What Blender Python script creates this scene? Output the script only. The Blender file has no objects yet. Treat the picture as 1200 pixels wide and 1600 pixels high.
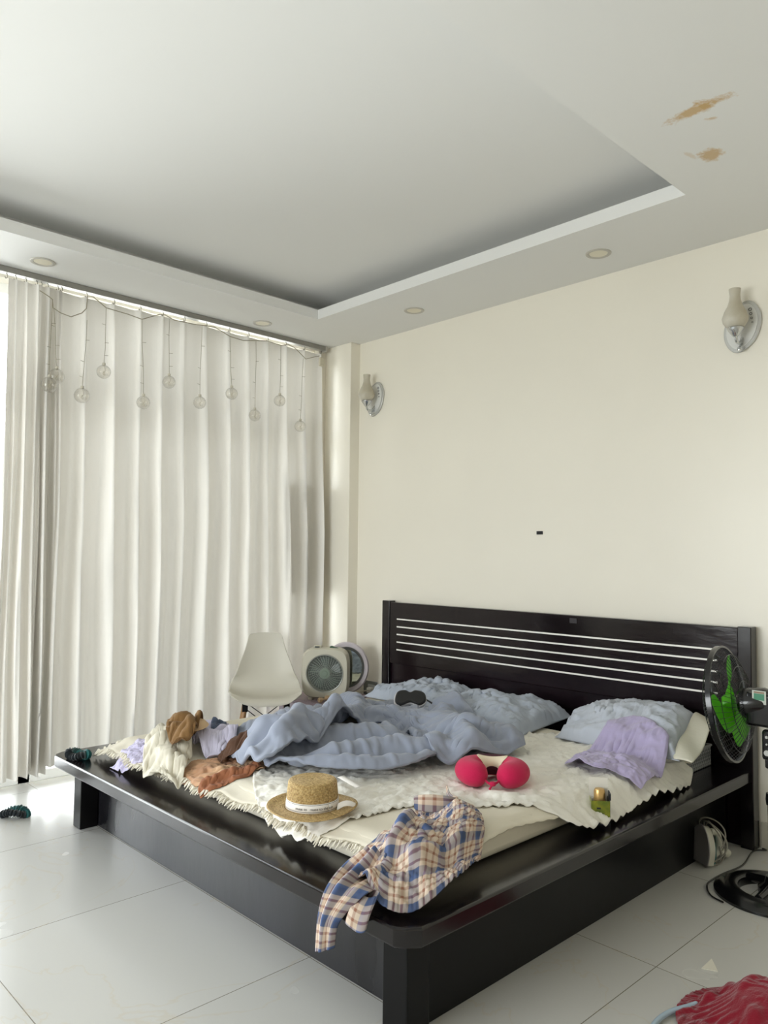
import bpy, bmesh, math, random
import numpy as np
from mathutils import Vector, Matrix, noise
R = math.radians
random.seed(7)
sc = bpy.context.scene
COL = sc.collection

# ------------------------------------------------------------ camera
CAM = Vector((4.487, -3.825, 1.344)); YAW, PITCH, ROLL, FOC = R(46.177), R(3.203), R(0.604), 1201.26
_F = Vector((-math.sin(YAW)*math.cos(PITCH), math.cos(YAW)*math.cos(PITCH), math.sin(PITCH)))
_R = Vector((math.cos(YAW), math.sin(YAW), 0)); _U = _R.cross(_F)
_R, _U = _R*math.cos(ROLL)+_U*math.sin(ROLL), -_R*math.sin(ROLL)+_U*math.cos(ROLL)
cd = bpy.data.cameras.new('camera'); cam = bpy.data.objects.new('camera', cd); COL.objects.link(cam)
m = Matrix((( _R.x, _U.x, -_F.x, CAM.x), (_R.y, _U.y, -_F.y, CAM.y), (_R.z, _U.z, -_F.z, CAM.z), (0, 0, 0, 1)))
cam.matrix_world = m
cd.sensor_fit = 'VERTICAL'; cd.sensor_height = 32.0; cd.lens = FOC/1600*32.0; cd.clip_start = .05
sc.camera = cam

def at(u, v, ax, val):
    """point where the photograph's pixel u,v meets the plane axis ax = val (world coordinates)"""
    d = _F + _R*((u-600)/FOC) - _U*((v-800)/FOC)
    k = (val-CAM[ax])/d[ax]
    return CAM + d*k

# ------------------------------------------------------------ light
sc.view_settings.view_transform = 'Standard'; sc.view_settings.look = 'None'
sc.view_settings.gamma = 1; sc.view_settings.use_curve_mapping = False
sc.view_settings.exposure = 0.9
w = bpy.data.worlds.new('sky'); sc.world = w; w.use_nodes = True
nt = w.node_tree; nt.nodes.clear()
wo = nt.nodes.new('ShaderNodeOutputWorld'); bg = nt.nodes.new('ShaderNodeBackground')
tc = nt.nodes.new('ShaderNodeTexCoord'); sx = nt.nodes.new('ShaderNodeSeparateXYZ'); rp = nt.nodes.new('ShaderNodeValToRGB')
mr = nt.nodes.new('ShaderNodeMapRange'); mr.inputs[1].default_value = -1; mr.inputs[2].default_value = 1
nt.links.new(tc.outputs['Generated'], sx.inputs[0]); nt.links.new(sx.outputs[2], mr.inputs[0]); nt.links.new(mr.outputs[0], rp.inputs[0])
rp.color_ramp.elements[0].position = .44; rp.color_ramp.elements[0].color = (.80, .80, .80, 1)
rp.color_ramp.elements[1].position = .50; rp.color_ramp.elements[1].color = (1.11, 1.115, 1.15, 1)
for p_, c_ in ((.60, (1.02, 1.03, 1.07, 1)), (.85, (.50, .52, .57, 1))): rp.color_ramp.elements.new(p_).color = c_
nt.links.new(rp.outputs[0], bg.inputs[0]); bg.inputs[1].default_value = 6.5
nt.links.new(bg.outputs[0], wo.inputs[0])
def portal(name, loc, rot, sx_, sy_):
    l = bpy.data.lights.new(name, 'AREA'); l.shape = 'RECTANGLE'; l.size = sx_; l.size_y = sy_
    l.cycles.is_portal = True
    o = bpy.data.objects.new(name, l); COL.objects.link(o); o.location = loc; o.rotation_euler = rot
portal('window_portal', (-.42, -2.1, 1.45), (0, R(-90), 0), 2.95, 4.1)
portal('window_portal', (1.85, -6.2, 1.5), (R(90), 0, 0), 3.1, 2.0)  # portal for the added window behind the camera
sc.cycles.use_denoising = True
sc.cycles.max_bounces = 10; sc.cycles.diffuse_bounces = 6; sc.cycles.transparent_max_bounces = 12
sc.cycles.caustics_reflective = False; sc.cycles.caustics_refractive = False
sc.cycles.sample_clamp_indirect = 6

# ------------------------------------------------------------ materials
def lin(c):
    return tuple(((x/255)/12.92 if x/255 <= .04045 else ((x/255+.055)/1.055)**2.4) for x in c)+(1,)
def L(nt, a, b): nt.links.new(a, b)
def mat(name, rgb, rough=.6, metal=0, spec=.5, bump=0, bscale=40, bdist=.01, var=0, vscale=3, sheen=0, coat=0, trans=0, alpha=1, emis=None, rvar=0, stretch=None, rgb2=None):
    """principled material; var mottles the colour, bump roughens the surface, all from object-space noise"""
    M = bpy.data.materials.new(name); M.use_nodes = True; nt = M.node_tree; b = nt.nodes['Principled BSDF']
    b.inputs['Base Color'].default_value = lin(rgb); b.inputs['Roughness'].default_value = rough
    b.inputs['Metallic'].default_value = metal; b.inputs['Specular IOR Level'].default_value = spec
    b.inputs['Coat Weight'].default_value = coat; b.inputs['Coat Roughness'].default_value = .08
    b.inputs['Sheen Weight'].default_value = sheen; b.inputs['Transmission Weight'].default_value = trans
    b.inputs['Alpha'].default_value = alpha
    tc = nt.nodes.new('ShaderNodeTexCoord'); mp = nt.nodes.new('ShaderNodeMapping'); L(nt, tc.outputs['Object'], mp.inputs[0])
    if stretch: mp.inputs['Scale'].default_value = stretch
    if var or rgb2:
        n = nt.nodes.new('ShaderNodeTexNoise'); n.inputs['Scale'].default_value = vscale; n.inputs['Detail'].default_value = 5
        L(nt, mp.outputs[0], n.inputs[0])
        mx = nt.nodes.new('ShaderNodeMix'); mx.data_type = 'RGBA'
        c = lin(rgb); c2 = lin(rgb2) if rgb2 else tuple(x*(1-var) for x in c[:3])+(1,)
        mx.inputs[6].default_value = c; mx.inputs[7].default_value = c2
        r = nt.nodes.new('ShaderNodeMapRange'); r.inputs[1].default_value = .28; r.inputs[2].default_value = .74
        L(nt, n.outputs[0], r.inputs[0]); L(nt, r.outputs[0], mx.inputs[0]); L(nt, mx.outputs[2], b.inputs['Base Color'])
        if rvar:
            r2 = nt.nodes.new('ShaderNodeMapRange'); r2.inputs[1].default_value = .15; r2.inputs[2].default_value = .85
            r2.inputs[3].default_value = max(.02, rough-rvar); r2.inputs[4].default_value = rough+rvar
            L(nt, n.outputs[0], r2.inputs[0]); L(nt, r2.outputs[0], b.inputs['Roughness'])
    if bump:
        n2 = nt.nodes.new('ShaderNodeTexNoise'); n2.inputs['Scale'].default_value = bscale; n2.inputs['Detail'].default_value = 6
        L(nt, mp.outputs[0], n2.inputs[0])
        bp = nt.nodes.new('ShaderNodeBump'); bp.inputs['Strength'].default_value = bump; bp.inputs['Distance'].default_value = bdist
        L(nt, n2.outputs[0], bp.inputs['Height']); L(nt, bp.outputs[0], b.inputs['Normal'])
    if emis: b.inputs['Emission Color'].default_value = lin(rgb); b.inputs['Emission Strength'].default_value = emis
    return M

def fabric(name, rgb, var=.06, translucent=0, bump=.25, bscale=60, sheen=.1, rough=.85, weave=0, rgb2=None, vscale=8):
    M = mat(name, rgb, rough=rough, spec=.25, bump=bump, bscale=bscale, bdist=.004, var=var, vscale=vscale, sheen=sheen, rgb2=rgb2)
    if translucent:
        nt = M.node_tree; out = nt.nodes['Material Output']; b = nt.nodes['Principled BSDF']
        t = nt.nodes.new('ShaderNodeBsdfTranslucent'); t.inputs[0].default_value = lin(rgb)
        mx = nt.nodes.new('ShaderNodeMixShader'); mx.inputs[0].default_value = translucent
        L(nt, b.outputs[0], mx.inputs[1]); L(nt, t.outputs[0], mx.inputs[2]); L(nt, mx.outputs[0], out.inputs[0])
    return M

# ------------------------------------------------------------ object helpers
def link(name, me, mt, parent=None, smooth=True):
    o = bpy.data.objects.new(name, me); COL.objects.link(o)
    if mt: me.materials.append(mt)
    if smooth:
        me.polygons.foreach_set('use_smooth', [True]*len(me.polygons))
    if parent:
        o.parent = parent
        if parent.get('_w'): o.location = -parent.location
    return o
def obj(name, bm, mt, parent=None, smooth=True, bevel=0, bseg=2, autos=True):
    bmesh.ops.recalc_face_normals(bm, faces=bm.faces[:])
    me = bpy.data.meshes.new(name); bm.to_mesh(me); bm.free()
    o = link(name, me, mt, parent, smooth)
    if bevel:
        md = o.modifiers.new('bevel', 'BEVEL'); md.width = bevel; md.segments = bseg; md.limit_method = 'ANGLE'; md.angle_limit = R(40)
    if smooth and autos:
        try: me.set_sharp_from_angle(angle=R(38))
        except Exception: pass
    return o
def part(o, parent):
    o.parent = parent; return o
def tag(o, label=None, cat=None, group=None, kind=None):
    if label: o['label'] = label
    if cat: o['category'] = cat
    if group: o['group'] = group
    if kind: o['kind'] = kind
    return o
def thing(name, label, cat, loc=(0, 0, 0), rz=0, group=None, world=True):
    o = bpy.data.objects.new(name, None); COL.objects.link(o); o.location = loc; o.rotation_euler = (0, 0, rz)
    o.empty_display_size = .05
    if world: o['_w'] = 1
    return tag(o, label, cat, group)
def BM(): return bmesh.new()
def box(bm, lo, hi, mtx=None):
    x0, y0, z0 = lo; x1, y1, z1 = hi
    vs = [bm.verts.new(v) for v in ((x0,y0,z0),(x1,y0,z0),(x1,y1,z0),(x0,y1,z0),(x0,y0,z1),(x1,y0,z1),(x1,y1,z1),(x0,y1,z1))]
    for f in ((0,3,2,1),(4,5,6,7),(0,1,5,4),(1,2,6,5),(2,3,7,6),(3,0,4,7)): bm.faces.new([vs[i] for i in f])
    if mtx is not None: bmesh.ops.transform(bm, matrix=mtx, verts=vs)
    return vs
def prism(bm, pts, z0, z1, mtx=None):
    """closed 2-D outline extruded from z0 to z1"""
    a = [bm.verts.new((p[0], p[1], z0)) for p in pts]; b = [bm.verts.new((p[0], p[1], z1)) for p in pts]
    n = len(pts)
    for i in range(n): bm.faces.new((a[i], a[(i+1) % n], b[(i+1) % n], b[i]))
    bm.faces.new(a[::-1]); bm.faces.new(b)
    if mtx is not None: bmesh.ops.transform(bm, matrix=mtx, verts=a+b)
def lathe(bm, prof, mtx=None, seg=32, cap=True, sy=1):
    rings = []; vs = []
    for r, z in prof:
        if r < 1e-5:
            v = bm.verts.new((0, 0, z)); rings.append([v]); vs.append(v)
        else:
            rg = [bm.verts.new((r*math.cos(2*math.pi*i/seg), sy*r*math.sin(2*math.pi*i/seg), z)) for i in range(seg)]
            rings.append(rg); vs += rg
    for a, b in zip(rings, rings[1:]):
        if len(a) == 1 and len(b) == 1: continue
        for i in range(seg):
            j = (i+1) % seg
            if len(a) == 1: bm.faces.new((a[0], b[j], b[i]))
            elif len(b) == 1: bm.faces.new((a[i], a[j], b[0]))
            else: bm.faces.new((a[i], a[j], b[j], b[i]))
    if mtx is not None: bmesh.ops.transform(bm, matrix=mtx, verts=vs)
    return vs
def tube(bm, pts, r, seg=8, closed=False, caps=True):
    """round tube along a list of points; r is a number or one radius per point"""
    pts = [Vector(p) for p in pts]; n = len(pts)
    rr = r if isinstance(r, (list, tuple)) else [r]*n
    T = []
    for i in range(n):
        a = pts[(i-1) % n] if (closed or i > 0) else pts[i]; b = pts[(i+1) % n] if (closed or i < n-1) else pts[i]
        t = (b-a); T.append(t.normalized() if t.length > 1e-9 else Vector((0, 0, 1)))
    N = T[0].orthogonal().normalized(); rings = []
    for i in range(n):
        N = N - T[i]*N.dot(T[i])
        N = N.normalized() if N.length > 1e-6 else T[i].orthogonal().normalized()
        B = T[i].cross(N)
        rings.append([bm.verts.new(pts[i]+(N*math.cos(2*math.pi*k/seg)+B*math.sin(2*math.pi*k/seg))*rr[i]) for k in range(seg)])
    for i in range(n if closed else n-1):
        a, b = rings[i], rings[(i+1) % n]
        for k in range(seg): bm.faces.new((a[k], a[(k+1) % seg], b[(k+1) % seg], b[k]))
    if caps and not closed: bm.faces.new(rings[0][::-1]); bm.faces.new(rings[-1])
def smooth_path(pts, k=6, closed=False):
    """Catmull-Rom through the points"""
    P = [Vector(p) for p in pts]; n = len(P); out = []
    for i in range(n if closed else n-1):
        g = lambda j: P[j % n] if closed else P[min(max(j, 0), n-1)]
        a, b, c, d = g(i-1), g(i), g(i+1), g(i+2)
        for s in range(k):
            t = s/k
            out.append(.5*((2*b)+(c-a)*t+(2*a-5*b+4*c-d)*t*t+(3*b-a-3*c+d)*t**3))
    if not closed: out.append(P[-1])
    return out
def superellipse(a, b, n, seg=48, cx=0, cy=0):
    o = []
    for i in range(seg):
        t = 2*math.pi*i/seg; c, s = math.cos(t), math.sin(t)
        o.append((cx+a*math.copysign(abs(c)**(2/n), c), cy+b*math.copysign(abs(s)**(2/n), s)))
    return o
def align(loc, zdir, up=(0, 0, 1), roll=0):
    z = Vector(zdir).normalized(); x = Vector(up).cross(z)
    x = x.normalized() if x.length > 1e-4 else z.orthogonal().normalized(); y = z.cross(x)
    M = Matrix(((x.x, y.x, z.x, loc[0]), (x.y, y.y, z.y, loc[1]), (x.z, y.z, z.z, loc[2]), (0, 0, 0, 1)))
    return M @ Matrix.Rotation(roll, 4, 'Z')
def grid(name, V, mt, parent=None, thick=0, sub=0, uv=None, closed_u=False):
    """mesh from an array V[nu][nv] of points"""
    V = np.asarray(V, float); nu, nv = V.shape[:2]
    me = bpy.data.meshes.new(name)
    F = [(i*nv+j, ((i+1) % nu)*nv+j, ((i+1) % nu)*nv+j+1, i*nv+j+1) for i in range(nu if closed_u else nu-1) for j in range(nv-1)]
    me.from_pydata(V.reshape(-1, 3).tolist(), [], F)
    if uv is not None:
        U = me.uv_layers.new(name='UVMap'); uvs = np.asarray(uv, float).reshape(-1, 2)
        li = np.zeros(len(me.loops), dtype=int); me.loops.foreach_get('vertex_index', li)
        U.data.foreach_set('uv', uvs[li].ravel())
    o = link(name, me, mt, parent)
    if sub:
        s = o.modifiers.new('sub', 'SUBSURF'); s.levels = s.render_levels = sub
    if thick:
        s = o.modifiers.new('solid', 'SOLIDIFY'); s.thickness = thick; s.offset = 0
    return o
def fbm(x, y, z=0, o=4):
    return noise.fractal(Vector((x, y, z)), 1.0, 2.0, o)

# ------------------------------------------------------------ the room
H = 2.93
def struct(name, bm, mt, **k): return tag(obj(name, bm, mt, None, **k), kind='structure')

# painted plaster with faint patching
Mwall = mat('cream_wall_paint', (238, 233, 220), rough=.36, spec=.45, bump=.10, bscale=5, bdist=.03, var=.035, vscale=1.6)
Mceil = mat('ceiling_paint', (228, 228, 226), rough=.8, spec=.2, bump=.05, bscale=9, bdist=.01)
def stained(base):
    M = base.copy(); M.name = 'stained_ceiling_paint'; nt = M.node_tree; b = nt.nodes['Principled BSDF']
    tc = nt.nodes.new('ShaderNodeTexCoord')
    nz = nt.nodes.new('ShaderNodeTexNoise'); nz.inputs['Scale'].default_value = 22; nz.inputs['Detail'].default_value = 7; nz.inputs['Roughness'].default_value = .7
    L(nt, tc.outputs['Object'], nz.inputs[0])
    acc = None
    # water marks: centre, half-lengths and turn of each blot
    for (cx, cy, sx_, sy_, rot, amt) in STAINS:
        mp = nt.nodes.new('ShaderNodeMapping'); mp.vector_type = 'TEXTURE'
        mp.inputs['Location'].default_value = (cx, cy, H); mp.inputs['Rotation'].default_value = (0, 0, rot); mp.inputs['Scale'].default_value = (sx_, sy_, 1)
        L(nt, tc.outputs['Object'], mp.inputs[0])
        ln = nt.nodes.new('ShaderNodeVectorMath'); ln.operation = 'LENGTH'; L(nt, mp.outputs[0], ln.inputs[0])
        ad = nt.nodes.new('ShaderNodeMath'); ad.operation = 'MULTIPLY_ADD'; L(nt, nz.outputs[0], ad.inputs[0]); ad.inputs[1].default_value = -2.6; L(nt, ln.outputs[1], ad.inputs[2])
        r = nt.nodes.new('ShaderNodeMapRange'); r.inputs[1].default_value = -.15; r.inputs[2].default_value = -.75; r.inputs[3].default_value = 0; r.inputs[4].default_value = amt
        L(nt, ad.outputs[0], r.inputs[0])
        if acc is None: acc = r.outputs[0]
        else:
            mxm = nt.nodes.new('ShaderNodeMath'); mxm.operation = 'MAXIMUM'; L(nt, acc, mxm.inputs[0]); L(nt, r.outputs[0], mxm.inputs[1]); acc = mxm.outputs[0]
    mx = nt.nodes.new('ShaderNodeMix'); mx.data_type = 'RGBA'; mx.inputs[6].default_value = b.inputs['Base Color'].default_value; mx.inputs[7].default_value = lin((196, 160, 100))
    L(nt, acc, mx.inputs[0]); L(nt, mx.outputs[2], b.inputs['Base Color'])
    return M
STAINS = []
for (u0, v0, u1, v1, wd, amt) in ((1040, 193, 1140, 148, .028, .8), (1085, 172, 1118, 158, .042, .9), (1100, 186, 1122, 184, .012, .55), (1090, 243, 1130, 241, .045, .75), (1066, 236, 1092, 250, .012, .3)):
    a, b_ = at(u0, v0, 2, H), at(u1, v1, 2, H); c = (a+b_)/2; d = b_-a
    STAINS.append((c.x, c.y, d.length/2, wd, math.atan2(d.y, d.x), amt))
Mceil_st = stained(Mceil)

# floor: large glossy cream tiles with thin grout
def floor_mat():
    M = bpy.data.materials.new('polished_floor_tile'); M.use_nodes = True; nt = M.node_tree; b = nt.nodes['Principled BSDF']
    tc = nt.nodes.new('ShaderNodeTexCoord'); mp = nt.nodes.new('ShaderNodeMapping'); L(nt, tc.outputs['Object'], mp.inputs[0])
    mp.inputs['Location'].default_value = (-3.235, 0.56, 0)
    br = nt.nodes.new('ShaderNodeTexBrick'); br.offset = 0; br.squash = 1
    br.inputs['Scale'].default_value = 1; br.inputs['Mortar Size'].default_value = .0016; br.inputs['Mortar Smooth'].default_value = 0.1
    br.inputs['Brick Width'].default_value = .82; br.inputs['Row Height'].default_value = .80; br.inputs['Bias'].default_value = 0
    br.inputs['Color1'].default_value = lin((206, 205, 200)); br.inputs['Color2'].default_value = lin((200, 199, 194)); br.inputs['Mortar'].default_value = lin((128, 122, 110))
    L(nt, mp.outputs[0], br.inputs[0])
    wv = nt.nodes.new('ShaderNodeTexNoise'); wv.inputs['Scale'].default_value = 1.1; wv.inputs['Detail'].default_value = 8; wv.inputs['Distortion'].default_value = 1.2
    L(nt, tc.outputs['Object'], wv.inputs[0])
    ab = nt.nodes.new('ShaderNodeMath'); ab.operation = 'SUBTRACT'; ab.inputs[1].default_value = .5; L(nt, wv.outputs[0], ab.inputs[0])
    a2 = nt.nodes.new('ShaderNodeMath'); a2.operation = 'ABSOLUTE'; L(nt, ab.outputs[0], a2.inputs[0])
    r = nt.nodes.new('ShaderNodeMapRange'); r.inputs[1].default_value = 0; r.inputs[2].default_value = .006; r.inputs[3].default_value = .3; r.inputs[4].default_value = 0
    L(nt, a2.outputs[0], r.inputs[0])
    mx = nt.nodes.new('ShaderNodeMix'); mx.data_type = 'RGBA'; mx.inputs[7].default_value = lin((200, 186, 158))
    L(nt, r.outputs[0], mx.inputs[0]); L(nt, br.outputs[0], mx.inputs[6]); L(nt, mx.outputs[2], b.inputs['Base Color'])
    b.inputs['Roughness'].default_value = .16; b.inputs['Specular IOR Level'].default_value = .45
    n2 = nt.nodes.new('ShaderNodeTexNoise'); n2.inputs['Scale'].default_value = 2.2; n2.inputs['Detail'].default_value = 3; L(nt, tc.outputs['Object'], n2.inputs[0])
    r3 = nt.nodes.new('ShaderNodeMapRange'); r3.inputs[1].default_value = .1; r3.inputs[2].default_value = .9; r3.inputs[3].default_value = .16; r3.inputs[4].default_value = .32
    L(nt, n2.outputs[0], r3.inputs[0]); L(nt, r3.outputs[0], b.inputs['Roughness'])
    bp = nt.nodes.new('ShaderNodeBump'); bp.inputs['Strength'].default_value = .04; bp.inputs['Distance'].default_value = .02; L(nt, n2.outputs[0], bp.inputs['Height']); L(nt, bp.outputs[0], b.inputs['Normal'])
    return M
XL, XR, YF = -.12, 5.6, -6.0
b = BM(); box(b, (-.62, YF, -.1), (XR, 0, 0)); struct('floor', b, floor_mat(), smooth=False)
b = BM(); box(b, (-.4, 0, -.1), (XR+.1, .15, 3.3)); struct('wall_back', b, Mwall, smooth=False)
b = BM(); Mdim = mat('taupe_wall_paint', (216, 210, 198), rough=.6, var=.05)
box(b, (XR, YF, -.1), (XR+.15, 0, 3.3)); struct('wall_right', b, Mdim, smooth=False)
b = BM(); FX0, FX1, FZ0, FZ1 = .35, 3.35, .6, 2.4  # opening cut for an unseen window added as extra light
box(b, (-.4, YF-.15, -.1), (FX0, YF, 3.3)); box(b, (FX1, YF-.15, -.1), (XR+.15, YF, 3.3)); box(b, (FX0, YF-.15, -.1), (FX1, YF, FZ0)); box(b, (FX0, YF-.15, FZ1), (FX1, YF, 3.3)); struct('wall_front', b, Mwall, smooth=False)
# window wall: pier at the corner, wide opening, solid beyond
b = BM(); box(b, (XL-.2, -.16, -.1), (XL+.05, 0, 3.3)); box(b, (XL-.2, YF, -.1), (XL, -4.05, 3.3)); box(b, (XL-.2, -4.05, 2.9), (XL, -.16, 3.3))  # hidden corner pier thickened to cut light leaking past the curtain
struct('wall_left', b, Mwall, smooth=False)
b = BM(); box(b, (XL, -.091, 0), (.223, .01, H)); struct('trim_1', b, Mwall, bevel=.003, smooth=False)
# skirting
Mskirt = mat('skirting_tile', (205, 200, 186), rough=.25)
b = BM(); box(b, (3.075, -.012, 0), (XR, 0, .12)); box(b, (.223, -.012, 0), (.56, 0, .12)); struct('baseboard_back', b, Mskirt, smooth=False, bevel=.002)
b = BM(); box(b, (XR-.012, YF, 0), (XR, 0, .12)); struct('baseboard_right', b, Mskirt, smooth=False, bevel=.002)
# dropped ceiling border with a lip and a trough, raised panel above
TX0, TX1, TY1, TY0, LT, UP = .479, 3.025, -.615, -5.2, 2.995, 3.105
b = BM()
box(b, (XL-.05, TY1, H), (XR, 0, H+.02)); box(b, (XL-.05, YF, H), (XR, TY0, H+.02))
box(b, (XL-.05, TY0, H), (TX0, TY1, H+.02)); box(b, (TX1, TY0, H), (XR, TY1, H+.02))
t_ = .03
box(b, (TX0-t_, TY1, H+.02), (TX1+t_, TY1+t_, LT)); box(b, (TX0-t_, TY0, H+.02), (TX0, TY1, LT))
box(b, (TX1, TY0, H+.02), (TX1+t_, TY1, LT)); box(b, (TX0-t_, TY0-t_, H+.02), (TX1+t_, TY0, LT))
W_ = .24
box(b, (TX0-W_-.02, TY1+W_, H+.01), (TX1+W_, TY1+W_+.02, 3.15)); box(b, (TX0-W_-.02, TY0, H+.01), (TX0-W_, TY1+W_, 3.15))
box(b, (TX1+W_, TY0, H+.01), (TX1+W_+.02, TY1+W_, 3.15)); box(b, (XL-.05, TY0-W_, UP), (XR, .0, UP+.05))
box(b, (TX0-W_-.02, TY0-W_, H+.01), (TX1+W_, TY0-W_+.02, 3.15))
struct('ceiling', b, Mceil_st, smooth=False)
# sliding door / window beyond the curtain
Mframe = mat('white_window_frame', (225, 226, 224), rough=.35)
def pane_mat():
    M = bpy.data.materials.new('window_glass'); M.use_nodes = True; nt = M.node_tree; nt.nodes.clear()
    o = nt.nodes.new('ShaderNodeOutputMaterial'); t = nt.nodes.new('ShaderNodeBsdfTransparent'); g = nt.nodes.new('ShaderNodeBsdfGlossy'); g.inputs['Roughness'].default_value = .02
    f = nt.nodes.new('ShaderNodeFresnel'); f.inputs[0].default_value = 1.45; mx = nt.nodes.new('ShaderNodeMixShader')
    t.inputs[0].default_value = (.95, .97, .96, 1)
    L(nt, f.outputs[0], mx.inputs[0]); L(nt, t.outputs[0], mx.inputs[1]); L(nt, g.outputs[0], mx.inputs[2]); L(nt, mx.outputs[0], o.inputs[0]); return M
Mpane = pane_mat()
ys = [-.2, -1.15, -2.18, -3.1, -4.05]
b = BM()
for y in ys: box(b, (-.30, y-.035, 0), (-.22, y+.035, 2.9))
for z in (0.0, 2.2, 2.84): box(b, (-.30, -4.05, z), (-.22, -.12, z+.06))
wf = struct('window_1', b, Mframe, bevel=.004, smooth=False)
b = BM(); box(b, (-.262, -4.05, .05), (-.256, -.12, 2.86)); wp = obj('window_pane', b, Mpane, wf, smooth=False)
b = BM()  # unseen window behind the camera, added to brighten headboard wall and bed
for x in (FX0+.03, (FX0+FX1)/2, FX1-.03): box(b, (x-.03, YF-.10, FZ0), (x+.03, YF-.04, FZ1))
for z in (FZ0, FZ1-.05): box(b, (FX0, YF-.10, z), (FX1, YF-.04, z+.05))
wf2 = struct('added_window', b, Mframe, bevel=.004, smooth=False)
b = BM(); box(b, (FX0, YF-.072, FZ0), (FX1, YF-.068, FZ1)); obj('window_pane', b, Mpane, wf2, smooth=False)
# ------------------------------------------------------------ bed
Mlac = mat('dark_lacquered_wood', (19, 14, 17), rough=.2, spec=.45, bump=.12, bscale=9, bdist=.006, var=.35, vscale=7, coat=.25, rvar=.08, stretch=(1, 1, 1))
Mlac3 = mat('satin_black_wood', (13, 12, 13), rough=.32, spec=.22, bump=.1, bscale=9, bdist=.005, var=.3, vscale=6)
Mlac2 = mat('worn_lacquered_wood', (20, 19, 22), rough=.34, spec=.6, bump=.2, bscale=16, bdist=.005, rgb2=(44, 44, 50), vscale=3.5, coat=.25, rvar=.16, stretch=(1, 1, .35))
Minlay = mat('pale_metal_inlay', (246, 244, 238), rough=.35, spec=.6)
DT, DB = .359, .305
BX0, BX1, BY0 = .61, 3.055, -2.348
bed = thing('platform_bed', 'low black lacquered platform bed with striped headboard, strewn with clothes', 'bed', ((BX0+BX1)/2, -1.2, 0))
b = BM(); c = .055
prism(b, [(BX0+c, BY0), (BX1-c, BY0), (BX1-c*.45, BY0+c*.35), (BX1, BY0+c), (BX1, -.067), (BX0, -.067), (BX0, BY0+c), (BX0+c*.4, BY0+c*.35)], DB, DT)
obj('deck', b, Mlac, bed, smooth=False, bevel=.007, bseg=3)
for nm, lo, hi in (('leg', (.655, -2.244, 0), (.739, -2.155, DB)), ('leg', (2.853, -2.244, 0), (2.951, -2.15, DB))):
    b = BM(); box(b, lo, hi); obj(nm, b, Mlac3, bed, smooth=False, bevel=.004)
b = BM(); box(b, (.739, -2.155, 0), (2.853, -2.125, DB)); obj('foot_rail', b, Mlac2, bed, smooth=False, bevel=.003)
b = BM(); box(b, (2.905, -2.15, 0), (2.935, -.067, DB)); obj('side_rail', b, Mlac3, bed, smooth=False, bevel=.003)
b = BM(); box(b, (.68, -2.15, 0), (.71, -.067, DB)); obj('side_rail', b, Mlac3, bed, smooth=False, bevel=.003)
Mhb = mat('glossy_headboard_lacquer', (17, 11, 14), rough=.17, spec=.4, bump=.22, bscale=14, bdist=.006, rgb2=(28, 16, 22), vscale=3, coat=.15, rvar=.07, stretch=(.5, 1, 1.6))
hb = BM(); box(hb, (.64, -.067, .60), (3.005, -.02, 1.018)); hbo = obj('headboard_panel', hb, Mhb, bed, smooth=False, bevel=.005)
b = BM(); box(b, (.64, -.052, 0), (3.005, -.018, .60)); obj('lower_headboard_panel', b, Mhb, bed, smooth=False, bevel=.002)
b = BM(); box(b, (.568, -.072, 0), (.64, -.012, 1.027)); obj('headboard_post', b, Mlac, bed, smooth=False, bevel=.004)
b = BM(); box(b, (3.005, -.078, 0), (3.068, -.012, 1.024)); obj('headboard_post', b, Mlac, bed, smooth=False, bevel=.004)
for k in range(5):
    z = .905-.0523*k
    b = BM(); box(b, (.712, -.0705, z-.0045), (2.905, -.066, z+.0045)); tag(obj('inlay_strip', b, Minlay, bed, smooth=False, bevel=.001), 'pale metal strip')
b = BM(); box(b, (2.085, -.0715, .975), (2.13, -.066, 1.003)); tag(obj('latch_plate', b, mat('dark_plate', (48, 44, 48), rough=.4), bed, smooth=False, bevel=.001), 'small dark plate')

# ------------------------------------------------------------ ceiling downlights
Mtrim = mat('downlight_trim', (186, 182, 172), rough=.4); Mdiff = mat('unlit_diffuser', (226, 220, 200), rough=.5)
def downlight(x, y, label):
    t = thing('ceiling_downlight', label, 'ceiling light', (x, y, H), group='round recessed downlights', world=False)
    b = BM(); lathe(b, [(.046, 0), (.050, -.004), (.063, -.005), (.066, -.002), (.066, .0)], seg=40); obj('trim_ring', b, Mtrim, t)
    b = BM(); lathe(b, [(0, -.0015), (.047, -.0015), (.047, 0)], seg=40); obj('diffuser', b, Mdiff, t)
for (u, v, lab) in ((67, 409, 'round unlit ceiling downlight at the far left above the bunched curtain'), (410, 505, 'round unlit ceiling downlight above the middle of the curtain rail'),
                    (647, 485, 'round unlit ceiling downlight above the bed wall, nearer the left wall lamp'), (935, 396, 'round unlit ceiling downlight nearest the brown water stain and right wall lamp')):
    p = at(u, v, 2, H); downlight(p.x, p.y, lab)

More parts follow.
